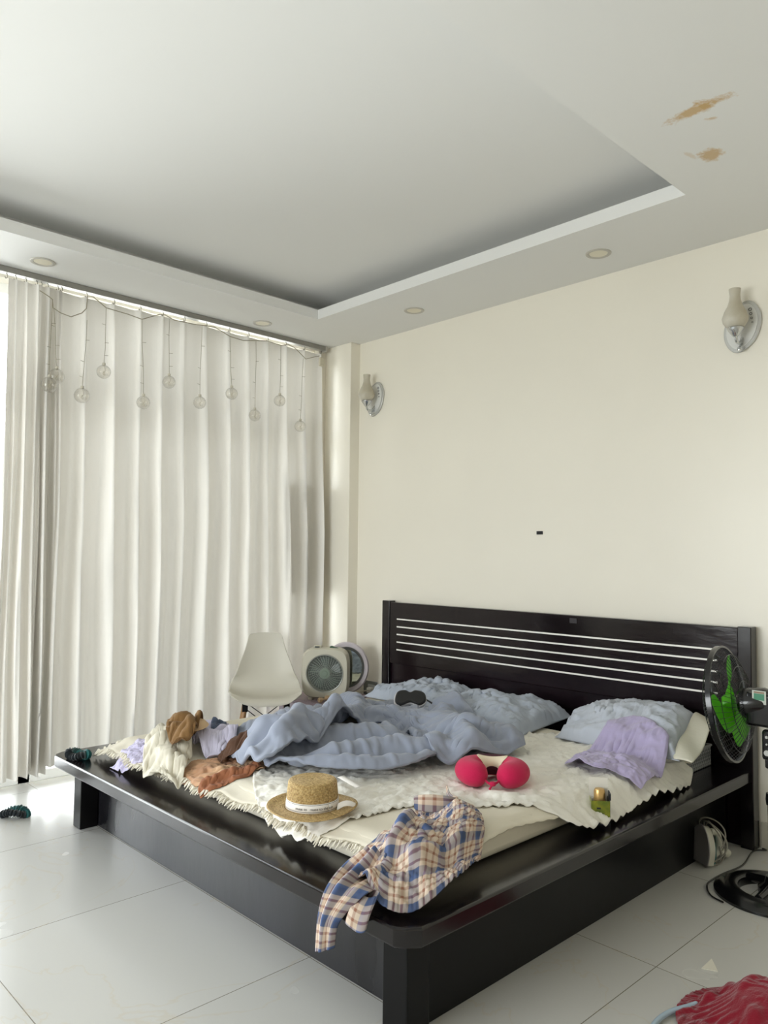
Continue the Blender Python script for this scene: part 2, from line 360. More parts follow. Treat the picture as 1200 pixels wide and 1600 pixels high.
# ------------------------------------------------------------ wall lamps
Mchr = mat('chrome', (205, 207, 208), rough=.12, metal=1)
Mfrost = mat('frosted_smoky_glass', (204, 200, 188), rough=.45, spec=.5, trans=.0, rgb2=(178, 168, 144), vscale=9)
Msil = mat('silver_backplate', (196, 196, 192), rough=.3, metal=.35)
def shade_prof(s=1.0):
    return [(.030, 0), (.043, .008), (.056, .028), (.060, .047), (.050, .077), (.034, .107), (.026, .135), (.024, .160), (.027, .190), (.0265, .1905), (.022, .160), (.024, .135), (.031, .107), (.046, .077), (.055, .047), (.051, .028), (.038, .010), (.0, .004)]
def sconce(x, z, label, S=1.0):
    t = thing('wall_sconce', label, 'wall lamp', (x, 0, z), group='wall lamps on the bed wall', world=False)
    t.scale = (S, S, S)
    # boat-shaped back plate, tilted
    out = []
    for i in range(40):
        a = 2*math.pi*i/40; c, s = math.cos(a), math.sin(a)
        out.append((.086*c*(1-.2*abs(s)**3), .128*math.copysign(abs(s)**.9, s)))
    Mx = Matrix.Translation((0, -.001, 0)) @ Matrix.Rotation(R(90), 4, 'X') @ Matrix.Rotation(R(-16), 4, 'Z')
    b = BM(); prism(b, out, 0, .012, Mx); bp = obj('backplate', b, Msil, t, bevel=.004)
    b = BM(); prism(b, [(p[0]*.82, p[1]*.86) for p in out], .012, .016, Mx); tag(obj('inlay_panel', b, mat('white_panel', (222, 222, 218), rough=.35), bp, smooth=True), 'white inner panel')
    for k in range(4):   # ring pattern climbing the plate
        b = BM(); rr = .0085-.0014*k
        lathe(b, [(rr*.6, 0), (rr, 0), (rr, .002), (rr*.6, .002), (rr*.6, 0)], Mx @ Matrix.Translation((.018+.009*k, .084-.020*k, .016)), seg=16); obj('ring_ornament', b, mat('grey_ring', (120, 120, 118), rough=.4) if k == 0 else bpy.data.materials['grey_ring'], bp)
    # one arm and cup carrying one hurricane shade
    b = BM(); tube(b, smooth_path([(0, -.012, -.055), (0, -.040, -.085), (0, -.080, -.088), (0, -.095, -.060)], 6), .008, 10); obj('lamp_arm', b, Mchr, t)
    b = BM(); lathe(b, [(0, -.066), (.012, -.066), (.020, -.055), (.034, -.036), (.038, -.026), (.033, -.022), (.0, -.024)], Matrix.Translation((0, -.095, 0)), 28); obj('lamp_cup', b, Mchr, t)
    b = BM(); lathe(b, shade_prof(), Matrix.Translation((0, -.095, -.024)), 32); obj('lamp_shade', b, Mfrost, t)
    b = BM(); lathe(b, [(0, -.012), (.008, -.009), (.011, 0), (.008, .009), (0, .012)], Matrix.Translation((0, -.05, -.118)), 14); tube(b, [(0, -.012, -.085), (0, -.05, -.106)], .005, 8); obj('finial', b, Mchr, t)
sconce(.405, 2.485, 'chrome wall lamp with a smoky glass shade in the corner by the curtain')
sconce(3.025, 2.475, 'chrome wall lamp with a smoky glass shade above the black standing fan')

# slot in the wall, outlet
b = BM(); p = at(843, 832.5, 1, -.004)
box(b, (p.x-.021, -.006, p.z-.010), (p.x+.021, .0, p.z+.010)); o = obj('cable_slot', b, mat('black_plastic', (8, 8, 9), rough=.5), None, smooth=False, bevel=.002); tag(o, 'small black rectangular slot cover on the bare wall above the headboard', 'wall slot')
t = thing('wall_outlet', 'grey wall outlet beside the left edge of the headboard', 'outlet', (.385, 0, .385))
Mgr = mat('grey_plastic', (104, 106, 102), rough=.45); Mbk = mat('black_plastic_gloss', (10, 10, 12), rough=.25, coat=.4)
b = BM(); box(b, (.315, -.010, .315), (.455, 0, .435)); obj('outlet_plate', b, Mgr, t, smooth=False, bevel=.003)
b = BM(); box(b, (.365, -.013, .335), (.44, -.009, .415)); tag(obj('socket_panel', b, mat('pale_socket', (170, 172, 168), rough=.4), t, smooth=False, bevel=.002), 'paler socket panel')

# ------------------------------------------------------------ curtain rail
Mrail = mat('aluminium_rail', (150, 148, 142), rough=.35, metal=.5)
t = thing('curtain_rail', 'aluminium curtain rail running under the ceiling along the window wall', 'curtain rail', (-.03, -2.2, H))
b = BM(); box(b, (-.055, -4.4, 2.895), (-.005, -.135, 2.929)); obj('rail_track', b, Mrail, t, smooth=False, bevel=.003)
b = BM(); box(b, (-.060, -.150, 2.888), (0, -.128, 2.9295)); obj('rail_end_cap', b, mat('rail_cap', (178, 174, 164), rough=.4), t, smooth=False, bevel=.003)

# ------------------------------------------------------------ curtains
Mcurt = fabric('sheer_curtain_cloth', (238, 235, 229), var=.02, translucent=.055, bump=.3, bscale=220, sheen=0)
XC = -.03
def curtain_surface(ys, pins, ztop, zbot, amp, xoff=0, seed=0, nz=70, bulge=0.0, sweep=0.0, wid=1.0):
    """pleated hanging cloth: pins = y of each hook; pleats pinch there and open out downward"""
    V = []
    for y in ys:
        col = []
        j = max(0, min(len(pins)-2, int(np.searchsorted(pins, y))-1)); a, b_ = pins[j], pins[j+1]
        t = (y-a)/(b_-a)
        for k in range(nz+1):
            f = k/nz                                   # 0 top .. 1 bottom
            tt = t + .10*f*math.sin(3.1*j+seed+2.2*f) + .03*math.sin(9*f+j)
            prof_top = .5-.5*math.cos(2*math.pi*min(max(tt, 0), 1))      # bows out between hooks
            prof_top = prof_top**.45
            w1 = math.sin(2*math.pi*tt+.8*math.sin(j*1.7+seed)) ; w2 = math.sin(4*math.pi*tt+j*2.1+1.3*f)
            env = .35+.65*min(1, f*2.2)
            am = amp*(.75+.5*abs(math.sin(j*12.9+seed)))
            t1 = tt % 1.0; t1 = t1-1 if t1 > .5 else t1; wf = (.075+.20*min(1, f*1.3))*wid
            side = wf*(.45 if t1 < 0 else 1.25); pleat = math.exp(-abs(t1/side)**1.6)
            x = XC+xoff + am*(pleat*(.45+.75*min(1, f*2))+.22*w1*env+.10*w2*f-.35) + .010*fbm(y*2.2, f*1.4, seed)
            x += bulge*f*f
            yy = y + sweep*f*f + .010*math.sin(6*f+j)*f
            z = ztop - (ztop-zbot(y))*f
            if f < .04: z -= .012*(1-prof_top)*0
            col.append((x, yy, z))
        V.append(col)
    return V
hook_px = [64, 96, 135, 178, 219, 254, 288, 322, 358, 388, 418, 446, 475, 501]
vtop = lambda u: 425+(u-40)*.268
pins = [at(u, vtop(u), 0, XC).y for u in hook_px]
ys = []
for a, b_ in zip(pins, pins[1:]):
    ys += list(np.linspace(a, b_, 17)[:-1])
ys.append(pins[-1])
V = curtain_surface(ys, pins, 2.872, lambda y: .14, .072, seed=1.3)
ct = thing('curtain', 'wide drawn white sheer pleated curtain covering the window wall up to the corner', 'curtain', (XC, -1.2, .2))
grid('curtain_cloth', V, Mcurt, ct)
hooks = []
Mhook = mat('hook_metal', (120, 116, 104), rough=.4, metal=.5)
def hook(y, parent):
    b = BM(); tube(b, smooth_path([(XC, y, 2.896), (XC+.004, y+.006, 2.886), (XC, y+.006, 2.874), (XC-.003, y, 2.868), (XC, y-.006, 2.876)], 4), .0022, 6); obj('curtain_hook', b, Mhook, parent)
for y in pins: hook(y, ct)
# bunched panel at the left
hp2 = [10, 24, 40, 57, 74, 90]
pins2 = [at(u, vtop(u), 0, XC+.0).y for u in hp2]
ys = []
for a, b_ in zip(pins2, pins2[1:]): ys += list(np.linspace(a, b_, 17)[:-1])
ys.append(pins2[-1])
V = curtain_surface(ys, pins2, 2.865, lambda y: .105, .05, xoff=.04, seed=4.1, bulge=.015, sweep=-.0)
V = np.array(V)
ct2 = thing('curtain', 'bunched white sheer curtain gathered at the left edge beside the bright gap', 'curtain', (XC+.05, -2.4, .1))
grid('curtain_cloth', V, Mcurt, ct2)
for y in pins2: hook(y, ct2)
# something grey standing behind the cloth by the corner
b = BM(); box(b, (-.13, -.40, 1.05), (-.095, -.17, 1.86)); o = obj('grey_panel', b, mat('dull_grey_panel', (70, 66, 72), rough=.6), None, smooth=False, bevel=.004)
tag(o, 'grey upright panel showing faintly through the curtain at its right end', 'panel')

# ------------------------------------------------------------ string lights with glass balls
Mwire = mat('string_light_wire', (150, 142, 122), rough=.5)
def glassmat(name, tint, mixv=.3):
    M = bpy.data.materials.new(name); M.use_nodes = True; nt = M.node_tree; nt.nodes.clear()
    o = nt.nodes.new('ShaderNodeOutputMaterial'); t = nt.nodes.new('ShaderNodeBsdfTransparent'); g = nt.nodes.new('ShaderNodeBsdfGlossy'); g.inputs['Roughness'].default_value = .05
    t.inputs[0].default_value = tint
    f = nt.nodes.new('ShaderNodeLayerWeight'); f.inputs[0].default_value = mixv; mx = nt.nodes.new('ShaderNodeMixShader')
    L(nt, f.outputs[1], mx.inputs[0]); L(nt, t.outputs[0], mx.inputs[1]); L(nt, g.outputs[0], mx.inputs[2]); L(nt, mx.outputs[0], o.inputs[0]); return M
Mball = glassmat('clear_glass_ball', (.955, .945, .92, 1), .3)
Mbcap = mat('ball_cap', (200, 194, 178), rough=.5)
XS = .078
def S_(u, v, x=XS): return at(u, v, 0, x)
sl = thing('string_lights', 'string of clear glass ball lights hung in swags across the top of the curtain', 'string lights', (XS, -1.2, 2.8))
main = [(62, 454), (76, 463), (82, 468), (83, 481), (95, 489), (111, 495), (128, 489), (135, 482), (137, 463), (146, 464), (166, 481), (200, 491), (222, 499), (250, 491), (258, 492), (272, 500), (300, 506), (320, 509), (335, 511), (360, 526), (380, 532), (400, 532), (418, 533), (440, 540), (450, 538), (460, 543), (478, 561), (490, 558), (499, 556)]
b = BM(); tube(b, [S_(*p) for p in main], .0028, 6); obj('wire', b, Mwire, sl)
b = BM(); p = S_(502, 563); box(b, (p.x-.008, p.y-.02, p.z-.045), (p.x+.012, p.y+.02, p.z+.02)); obj('control_box', b, mat('control_box_plastic', (205, 198, 178), rough=.5), sl, smooth=False, bevel=.003)
drops = [((82, 470), (77, 601)), ((84, 482), (88, 588)), ((136, 500), (128, 618)), ((166, 482), (162, 581)), ((222, 500), (224, 629)), ((265, 498), (264, 597)), ((316, 508), (312, 629)),
         ((359, 526), (362, 615)), ((400, 533), (398, 649)), ((439, 540), (437, 626)), ((474, 560), (469, 666))]
for k, (a, c_) in enumerate(drops):
    A, B = S_(*a), S_(*c_)
    b = BM(); top = B+Vector((0, 0, .048))
    pts = [A, A.lerp(top, .3)+Vector((0, .004*math.sin(k), 0)), A.lerp(top, .7)+Vector((0, -.004*math.cos(k), 0)), top]; tube(b, pts, .0016, 5)
    for q in (.3, .62, .85):
        c0 = A.lerp(top, q); tube(b, [c0, c0+Vector((.004, .022*(1 if (k+int(q*10)) % 2 else -1), .002))], .0013, 5)
    dw = obj('drop_wire', b, Mwire, sl)
    b = BM(); rb = .041 if k > 2 else .044
    lathe(b, [(0, -rb)]+[(rb*math.cos(a_), rb*math.sin(a_)) for a_ in np.linspace(-1.45, 1.35, 14)], Matrix.Translation(B), 24); gb = obj('glass_ball', b, Mball, dw)
    b = BM(); lathe(b, [(.0, rb+.012), (.009, rb+.012), (.010, rb-.004), (.0, rb-.006)], Matrix.Translation(B), 12)
    tube(b, smooth_path([B+Vector((0, 0, rb)), B+Vector((0, .010, .01)), B+Vector((.006, -.008, -.012)), B+Vector((0, .010, -.018)), B+Vector((0, -.002, .004))], 4), .0016, 5); obj('ball_cap', b, Mbcap, dw)
# ------------------------------------------------------------ cloth tools
def edge_pts(px, z, n):
    """resample a polyline, given as photograph pixels, on a level z (or per-point z) to n points"""
    P = [at(p[0], p[1], 2, (p[2] if len(p) > 2 else z)) for p in px]
    P = smooth_path(P, 8)
    d = [0]
    for a, b_ in zip(P, P[1:]): d.append(d[-1]+(b_-a).length)
    s = np.linspace(0, d[-1], n); A = np.array([list(p) for p in P])
    return np.stack([np.interp(s, d, A[:, k]) for k in range(3)], 1)
def coons(bottom, right, top, left, nu, nv, z):
    """surface patch between four edges (bottom & top run left to right, left & right run bottom to top)"""
    B, T = edge_pts(bottom, z, nu), edge_pts(top, z, nu); Lf, Rt = edge_pts(left, z, nv), edge_pts(right, z, nv)
    u = np.linspace(0, 1, nu)[:, None, None]; v = np.linspace(0, 1, nv)[None, :, None]
    S = (1-v)*B[:, None]+v*T[:, None]+(1-u)*Lf[None]+u*Rt[None]
    S -= (1-u)*(1-v)*B[0]+u*(1-v)*B[-1]+(1-u)*v*T[0]+u*v*T[-1]
    return S
# height of everything lying on the bed, on a 1 cm raster: cloth settles on it
HX0, HY0, HC = .3, -2.7, .01
HM = np.zeros((310, 290))
_gx = HX0+HC*np.arange(HM.shape[0])[:, None]; _gy = HY0+HC*np.arange(HM.shape[1])[None, :]
def hsample(M, x, y):
    fx = np.clip((x-HX0)/HC, 0, M.shape[0]-1.001); fy = np.clip((y-HY0)/HC, 0, M.shape[1]-1.001)
    i = fx.astype(int); j = fy.astype(int); a = fx-i; b_ = fy-j
    return (M[i, j]*(1-a)*(1-b_)+M[i+1, j]*a*(1-b_)+M[i, j+1]*(1-a)*b_+M[i+1, j+1]*a*b_)
def blur(M, n):
    for _ in range(n):
        M = (M+np.roll(M, 1, 0)+np.roll(M, -1, 0))/3; M = (M+np.roll(M, 1, 1)+np.roll(M, -1, 1))/3
    return M
def rest_on(V):
    """add a settled cloth to the height raster"""
    V = np.asarray(V); P = []
    A = V[:-1, :-1]; B_ = V[1:, :-1]; C_ = V[:-1, 1:]; D_ = V[1:, 1:]
    for a in np.linspace(0, 1, 4):
        for c_ in np.linspace(0, 1, 4): P.append((A*(1-a)*(1-c_)+B_*a*(1-c_)+C_*(1-a)*c_+D_*a*c_).reshape(-1, 3))
    P = np.concatenate(P); i = np.clip(((P[:, 0]-HX0)/HC+.5).astype(int), 0, HM.shape[0]-1); j = np.clip(((P[:, 1]-HY0)/HC+.5).astype(int), 0, HM.shape[1]-1)
    np.maximum.at(HM, (i, j), P[:, 2])
def hills(items):
    """hidden bulk under a cloth: (pixel path, radius, height) ridges as a raster"""
    M = np.zeros_like(HM)
    for px, r, h in items:
        P = smooth_path([at(p[0], p[1], 2, MT+.05) for p in px], 10)
        A = np.array([[p.x, p.y] for p in P]); n = len(A)
        D2 = np.full(HM.shape, 9.)
        for k in range(n): D2 = np.minimum(D2, (_gx-A[k, 0])**2+(_gy-A[k, 1])**2)
        M = np.maximum(M, h*np.exp(-(D2/(r*r))**1.3))
    return M
def settle(V, gu=.05, gv=.05, steps=220, iters=8, bend=.25, anchor=.02, base=None, off=.006, grav=.0006, seed=0, jit=.004, shear=.5, damp=.9, edge=0, edge_w=4):
    """position-based cloth: the sheet is longer than its plan by gu, gv, so it buckles into folds while it settles on the bed"""
    X = np.array(V, float); nu, nv = X.shape[:2]; rs = np.random.RandomState(seed); T = X.copy()
    Bm = HM if base is None else base
    X[..., 2] = np.maximum(X[..., 2], hsample(Bm, X[..., 0], X[..., 1])+off)
    X[..., 2] += jit*rs.rand(nu, nv); P = X.copy()
    I = np.arange(nu)[:, None]; J = np.arange(nv)[None, :]
    eb = np.exp(-np.minimum(np.minimum(I, nu-1-I), np.minimum(J, nv-1-J))/edge_w)*edge
    if edge: eb = eb*np.array([[.35+1.6*abs(noise.noise(Vector((i*.16, j*.16, seed)))) for j in range(nv)] for i in range(nu)])
    AN = (anchor*(1+5*np.exp(-np.minimum(np.minimum(I, nu-1-I), np.minimum(J, nv-1-J))/2.5)))[..., None]
    def gfield(g): return (g if np.ndim(g) else np.full((nu, nv), float(g)))+eb
    GU, GV = gfield(gu), gfield(gv)
    XY = T[..., :2]
    cons = []
    for (a, c_, k) in ((1, 0, 1.), (0, 1, 1.), (1, 1, shear), (1, -1, shear), (2, 0, bend), (0, 2, bend), (4, 0, bend*.5), (0, 4, bend*.5)):
        sa = (slice(0, nu-a), slice(0, nv-c_) if c_ >= 0 else slice(-c_, nv)); sb = (slice(a, nu), slice(c_, nv) if c_ >= 0 else slice(0, nv+c_))
        d = np.linalg.norm(XY[sb]-XY[sa], axis=-1)
        g = GU[sa] if c_ == 0 else (GV[sa] if a == 0 else (GU[sa]+GV[sa])/2)
        if a+abs(c_) > 2 or (abs(a) == 2 or abs(c_) == 2): g = g*.9
        rest = d*(1+g)
        par = (I[sa[0]]//max(a, 1) if a else J[:, sa[1]]//max(c_, 1)) % 2
        par = np.broadcast_to(par, rest.shape)
        cons.append((sa, sb, rest, k, (par == 0)[..., None], (par == 1)[..., None]))
    for st in range(steps):
        vel = (X-P)*damp; vel[..., 2] -= grav; vel = np.clip(vel, -.01, .01); P = X.copy(); X = X+vel
        for it in range(iters):
            for sa, sb, rest, k, m0, m1 in cons:
                for mm in (m0, m1):
                    d = X[sb]-X[sa]; l = np.linalg.norm(d, axis=-1)+1e-9
                    c_ = (.5*k*(l-rest)/l)[..., None]*d*mm
                    X[sa] += c_; X[sb] -= c_
            if anchor: X[..., :2] += AN*(XY-X[..., :2])
            h = hsample(Bm, X[..., 0], X[..., 1])+off; low = X[..., 2] < h
            X[..., 2] = np.where(low, h, X[..., 2])
            X[..., :2] = np.where(low[..., None], X[..., :2]*.6+P[..., :2]*.4, X[..., :2])
    return X
def crumple(V, amp, sc_=9, seed=0, rim=3):
    """small sharp creases pushed along the cloth's normal"""
    V = np.array(V); nu, nv = V.shape[:2]; du = np.gradient(V, axis=0); dv = np.gradient(V, axis=1); N = np.cross(du, dv); N /= np.linalg.norm(N, axis=-1, keepdims=True)+1e-9
    if N[..., 2].mean() < 0: N = -N
    k = np.zeros((nu, nv))
    for i in range(nu):
        for j in range(nv):
            x, y, z = V[i, j]; wx = .06*noise.noise(Vector((x*5, y*5, seed))); wy = .06*noise.noise(Vector((x*5+9, y*5, seed)))
            a = 1-2.2*abs(noise.noise(Vector(((x+wx)*sc_, (y+wy)*sc_*.55, seed+z*2)))); b_ = 1-2.2*abs(noise.noise(Vector(((x-wy)*sc_*.9+5, (y+wx)*sc_*1.7, seed+3))))
            k[i, j] = max(0, a)**2.2*.6+max(0, b_)**2.2*.6
    e = np.minimum(np.minimum(np.arange(nu)[:, None], nu-1-np.arange(nu)[:, None]), np.minimum(np.arange(nv)[None], nv-1-np.arange(nv)[None]))
    return V+N*(amp*k*np.clip(e/rim, 0, 1))[..., None]
def uvgrid(nu, nv, su=1, sv=1):
    return np.stack(np.meshgrid(np.linspace(0, su, nu), np.linspace(0, sv, nv), indexing='ij'), -1)
def drop(objs):
    for o in objs: bpy.data.objects.remove(o)

# ------------------------------------------------------------ mattress and bedding
MT = .452      # top of the mattress
MX0, MX1, MY0, MY1 = .90, 2.89, -2.14, -.38
Mcream = fabric('cream_cover_cloth', (226, 219, 201), var=.05, bump=.3, bscale=14, rough=.9)
b = BM(); prism(b, superellipse((MX1-MX0)/2, (MY1-MY0)/2, 14, 80, (MX0+MX1)/2, (MY0+MY1)/2), DT+.001, MT)
mt = obj('mattress', b, Mcream, None, bevel=.028, bseg=4)
tag(mt, 'thin mattress under a cream cover lying on the black platform bed', 'mattress')
HM[(_gx >= BX0) & (_gx <= BX1) & (_gy >= BY0)] = DT
dd = np.minimum(np.minimum(_gx-MX0, MX1-_gx), np.minimum(_gy-MY0, MY1-_gy))
inm = dd > 0
HM = np.where(inm, np.maximum(HM, MT-.045+.045*np.sqrt(np.clip(1-(1-np.clip(dd/.045, 0, 1))**2, 0, 1))), HM)
HM = np.where((_gy >= MY1) & (_gx > .9) & (_gx < 2.70) & (_gy < -.08), MT-.03, HM)   # rolled bedding behind the mattress carries the pillows
def joined(name, grids, mt, parent=None, thick=0, sub=0, uv=None, weld=0):
    """several point grids in one mesh"""
    Vs, Fs, Us, o_ = [], [], [], 0
    for k, V in enumerate(grids):
        V = np.asarray(V, float); nu, nv = V.shape[:2]; Vs.append(V.reshape(-1, 3))
        Fs += [(o_+i*nv+j, o_+(i+1)*nv+j, o_+(i+1)*nv+j+1, o_+i*nv+j+1) for i in range(nu-1) for j in range(nv-1)]; o_ += nu*nv
        if uv is not None: Us.append(np.asarray(uv[k], float).reshape(-1, 2))
    me = bpy.data.meshes.new(name); me.from_pydata(np.concatenate(Vs).tolist(), [], Fs)
    if uv is not None:
        U = me.uv_layers.new(name='UVMap'); li = np.zeros(len(me.loops), dtype=int); me.loops.foreach_get('vertex_index', li); U.data.foreach_set('uv', np.concatenate(Us)[li].ravel())
    if weld:
        b = BM(); b.from_mesh(me); bmesh.ops.remove_doubles(b, verts=b.verts[:], dist=weld); bmesh.ops.recalc_face_normals(b, faces=b.faces[:]); b.to_mesh(me); b.free()
    o = link(name, me, mt, parent)
    if sub: s_ = o.modifiers.new('sub', 'SUBSURF'); s_.levels = s_.render_levels = sub
    if thick: s_ = o.modifiers.new('solid', 'SOLIDIFY'); s_.thickness = thick; s_.offset = 0
    return o
def nfield(nu, nv, base, amp, sc_=5, seed=0):
    """uneven growth: patches that buckle more and patches that lie flat"""
    return np.array([[max(0, base+amp*fbm(i/nu*sc_, j/nv*sc_, seed)) for j in range(nv)] for i in range(nu)])

# cream cover with a fringed foot edge, spread over the mattress and falling to the deck
nu, nv = 120, 100
S = np.zeros((nu, nv, 3))
for i in range(nu):
    for j in range(nv):
        a, c_ = i/(nu-1), j/(nv-1)
        wob = .014*math.sin(a*23)+.010*math.sin(a*51+1)
        x = .845+(2.915-.845)*a; y0 = -2.215+.045*a+wob*.7; y = y0+(MY1+.0-y0)*c_
        S[i, j] = (x+.012*math.sin(c_*19)*(1 if a > .5 else -1)*abs(2*a-1), y, MT+.01)
SC = settle(S, nfield(nu, nv, .015, .04), nfield(nu, nv, .015, .04, seed=5), steps=90, off=.004, anchor=.05, bend=.5, seed=2)
cc = grid('bed_cover', SC, Mcream, thick=.004); rest_on(SC)
tag(cc, 'cream cotton cover with a fringed edge spread over the mattress', 'bed cover')
b = BM(); rs = np.random.RandomState(3)
foot = [Vector(SC[i, 0]) for i in range(nu)] ; left = [Vector(SC[0, j]) for j in range(0, 40)]
for P, dr in ((foot, Vector((0, -1, 0))), (left, Vector((-1, 0, 0)))):
    for k in range(len(P)-1):
        if dr.y < 0 and P[k].x > 2.72: continue
        for q in range(3):
            p0 = P[k].lerp(P[k+1], q/3); ln_ = .022+.016*rs.rand(); sd_ = (rs.rand()-.5)*.02
            side = Vector((sd_, 0, 0)) if dr.y else Vector((0, sd_, 0))
            p1 = p0+dr*ln_*.5+side*.5; p2 = p0+dr*ln_+side
            p1.z = max(DT+.010, p0.z-.008+.012*rs.rand()); p2.z = max(DT+.004, p1.z-.012)
            tube(b, [p0, p1, p2], [.0028, .0040, .0018], 5)
fr = obj('fringe', b, fabric('fringe_yarn', (236, 230, 214), bump=0), cc); fr['kind'] = 'stuff'

# white crinkled sheet with ruffled border
Mwhite = fabric('white_crinkle_cotton', (236, 233, 224), var=.03, bump=.5, bscale=38, rough=.9)
nu, nv = 190, 80
S = coons([(436, 1308, .372), (478, 1332, .372), (508, 1303, .43), (560, 1284), (650, 1264), (760, 1266), (840, 1264), (920, 1270, .44), (1000, 1248, .41), (1078, 1222, .38)],
          [(1078, 1222, .38), (1082, 1205, .40), (1065, 1185, .45), (1030, 1172)],
          [(400, 1196), (470, 1200), (560, 1196), (650, 1185), (740, 1165), (850, 1150), (940, 1160), (1030, 1172)],
          [(436, 1308, .372), (410, 1285, .39), (403, 1255, .44), (395, 1225), (400, 1196)], nu, nv, MT)
SW = settle(S, nfield(nu, nv, .035, .06, 9, 1), nfield(nu, nv, .05, .08, 9, 2), steps=110, off=.006, anchor=.06, bend=.06, jit=.006, seed=5, edge=.16, edge_w=3, grav=.0005)
SW = crumple(SW, .007, 26, 4)
ws = grid('ruffled_sheet', SW, Mwhite, thick=.002); rest_on(SW)
tag(ws, 'white crinkled sheet with a ruffled border spread across the bed under the hat', 'sheet')
HM = np.maximum(HM, blur(HM, 1)*.999)

# ------------------------------------------------------------ pillows
Mpil = fabric('blue_grey_pillowcase', (176, 184, 198), var=.04, bump=.15, bscale=30, rough=.75)
def pillow(label, quad, T_, gr, seed, group='blue-grey pillows along the headboard', n=(84, 60), hl=None, flap=False, mt=None):
    """quad: four 3-D corners (front left, front right, back right, back left) of the pillow's seam"""
    global HM
    q = [np.array(list(p)) for p in quad]; nu, nv = n
    a = np.linspace(0, 1, nu)[:, None, None]; c_ = np.linspace(0, 1, nv)[None, :, None]
    P = q[0]*(1-a)*(1-c_)+q[1]*a*(1-c_)+q[2]*a*c_+q[3]*(1-a)*c_
    A, C_ = 2*a[..., 0]-1, 2*c_[..., 0]-1
    prof = (np.clip(1-np.abs(A)**2.6, 0, 1)**.55*np.clip(1-np.abs(C_)**2.6, 0, 1)**.55)
    # sides bow in a little between the corners
    ctr = P.mean((0, 1)); bow = 1-.05*(1-A**2)*np.abs(C_)**3-.05*(1-C_**2)*np.abs(A)**3
    P = ctr+(P-ctr)*bow[..., None]
    nz = np.array([[fbm(i/nu*3, j/nv*3, seed) for j in range(nv)] for i in range(nu)])
    top = P.copy(); top[..., 2] += T_*prof*(.8+.35*nz)
    keep = HM.copy(); fine = top
    rest_on(fine); Bp = blur(HM, 1)
    top2 = settle(top, nfield(nu, nv, gr*1.5, gr*2.2, 4, seed), nfield(nu, nv, gr*1.5, gr*2.2, 4, seed+3), steps=140, base=np.maximum(Bp, 0), off=.002, anchor=.06, bend=.12, jit=.003, seed=seed, grav=.0008)
    w_ = np.clip(np.minimum(1-np.abs(A), 1-np.abs(C_))*8, 0, 1)[..., None]; top2 = crumple(top2, .020, 8, seed)*w_+P*(1-w_)
    bot = P.copy(); bot[..., 2] -= .30*T_*prof
    bot[..., 2] = np.maximum(bot[..., 2], hsample(keep, bot[..., 0], bot[..., 1])-.004); bot[..., 2] = np.minimum(bot[..., 2], P[..., 2])
    HM = keep; rest_on(top2)
    o = joined('pillow', [top2, bot[:, ::-1]], mt or Mpil, weld=.0006)
    tag(o, label, 'pillow', group); return o, top2
Z = MT
p_l, _ = pillow('crumpled blue-grey pillow at the left of the headboard under the black eye mask', [(.93, -.58, Z+.02), (1.58, -.52, Z+.02), (1.58, -.13, Z+.035), (.96, -.13, Z+.035)], .085, .11, 11)
p_m, _ = pillow('middle blue-grey pillow between the other two along the headboard', [(1.62, -.74, Z+.025), (2.24, -.78, Z+.02), (2.16, -.15, Z+.03), (1.55, -.17, Z+.04)], .11, .09, 23)
A4 = [at(866, 1152, 2, Z+.03), at(1062, 1190, 2, Z+.03), at(1098, 1118, 1, -.13), at(905, 1112, 1, -.13)]
A4[2].z += .0
p_r, Vr = pillow('largest and brightest pillow, on the right, propped on a basket with its cream flap out', A4, .115, .09, 37, mt=fabric('pale_blue_grey_pillowcase', (190, 196, 208), var=.04, bump=.15, bscale=30, rough=.75))
# open end of its pillowcase
e0, e1 = Vector(A4[1]), Vector(A4[2]); ax_ = (e0-Vector(A4[0])).normalized()
V = []
for i in range(24):
    row = []
    for j in range(8):
        t, s_ = i/23, j/7
        p = e0.lerp(e1, t)-ax_*.03; p = p+ax_*(.085*s_)*(1+.15*math.sin(t*3)); p.z += .012*math.sin(t*9+s_*2)+.028*math.sin(math.pi*t)*(1-s_*.5)-.012*s_+.006
        row.append(tuple(p))
    V.append(row)
tag(grid('pillowcase_flap', V, fabric('cream_flap_cloth', (226, 222, 206)), p_r, thick=.004, sub=1), 'cream inner flap of the pillowcase')

# ------------------------------------------------------------ clothes
def garment(name, label, cat, sides, mt, gu=.15, gv=.15, n=(60, 44), bulk=None, thick=.003, steps=110, seed=1, bend=.08, z=None, off=.005, parent=None, uv=None, anchor=.03, sub=1, grav=.0008, write=True, cr=.012):
    nu, nv = n
    S_ = coons(*sides, nu, nv, MT+.012 if z is None else z)
    Bg = HM+(hills(bulk) if bulk else 0)
    D_ = settle(S_, nfield(nu, nv, gu, gu*1.6, 4, seed), nfield(nu, nv, gv, gv*1.6, 4, seed+7), steps=steps, base=Bg, off=off, bend=bend, anchor=anchor, seed=seed, grav=grav)
    D_ = crumple(D_, cr, 13, seed)
    if write: rest_on(D_)
    o = grid(name, D_, mt, parent, thick=thick, sub=sub, uv=uv)
    if label: tag(o, label, cat)
    return o, D_
garment('tan_camisole', 'flat tan and peach camisole lying in front of the brown heap', 'clothing',
        ([(284, 1201), (312, 1214), (350, 1211), (412, 1208)], [(412, 1208), (416, 1200), (412, 1192)], [(300, 1186), (350, 1184), (412, 1192)], [(284, 1201), (288, 1193), (300, 1188)]),
        fabric('tan_peach_jersey', (204, 170, 134), rgb2=(150, 98, 70), vscale=5, rough=.8), .12, .2, n=(64, 40), bulk=[([(320, 1203), (380, 1201)], .05, .02)], seed=8)
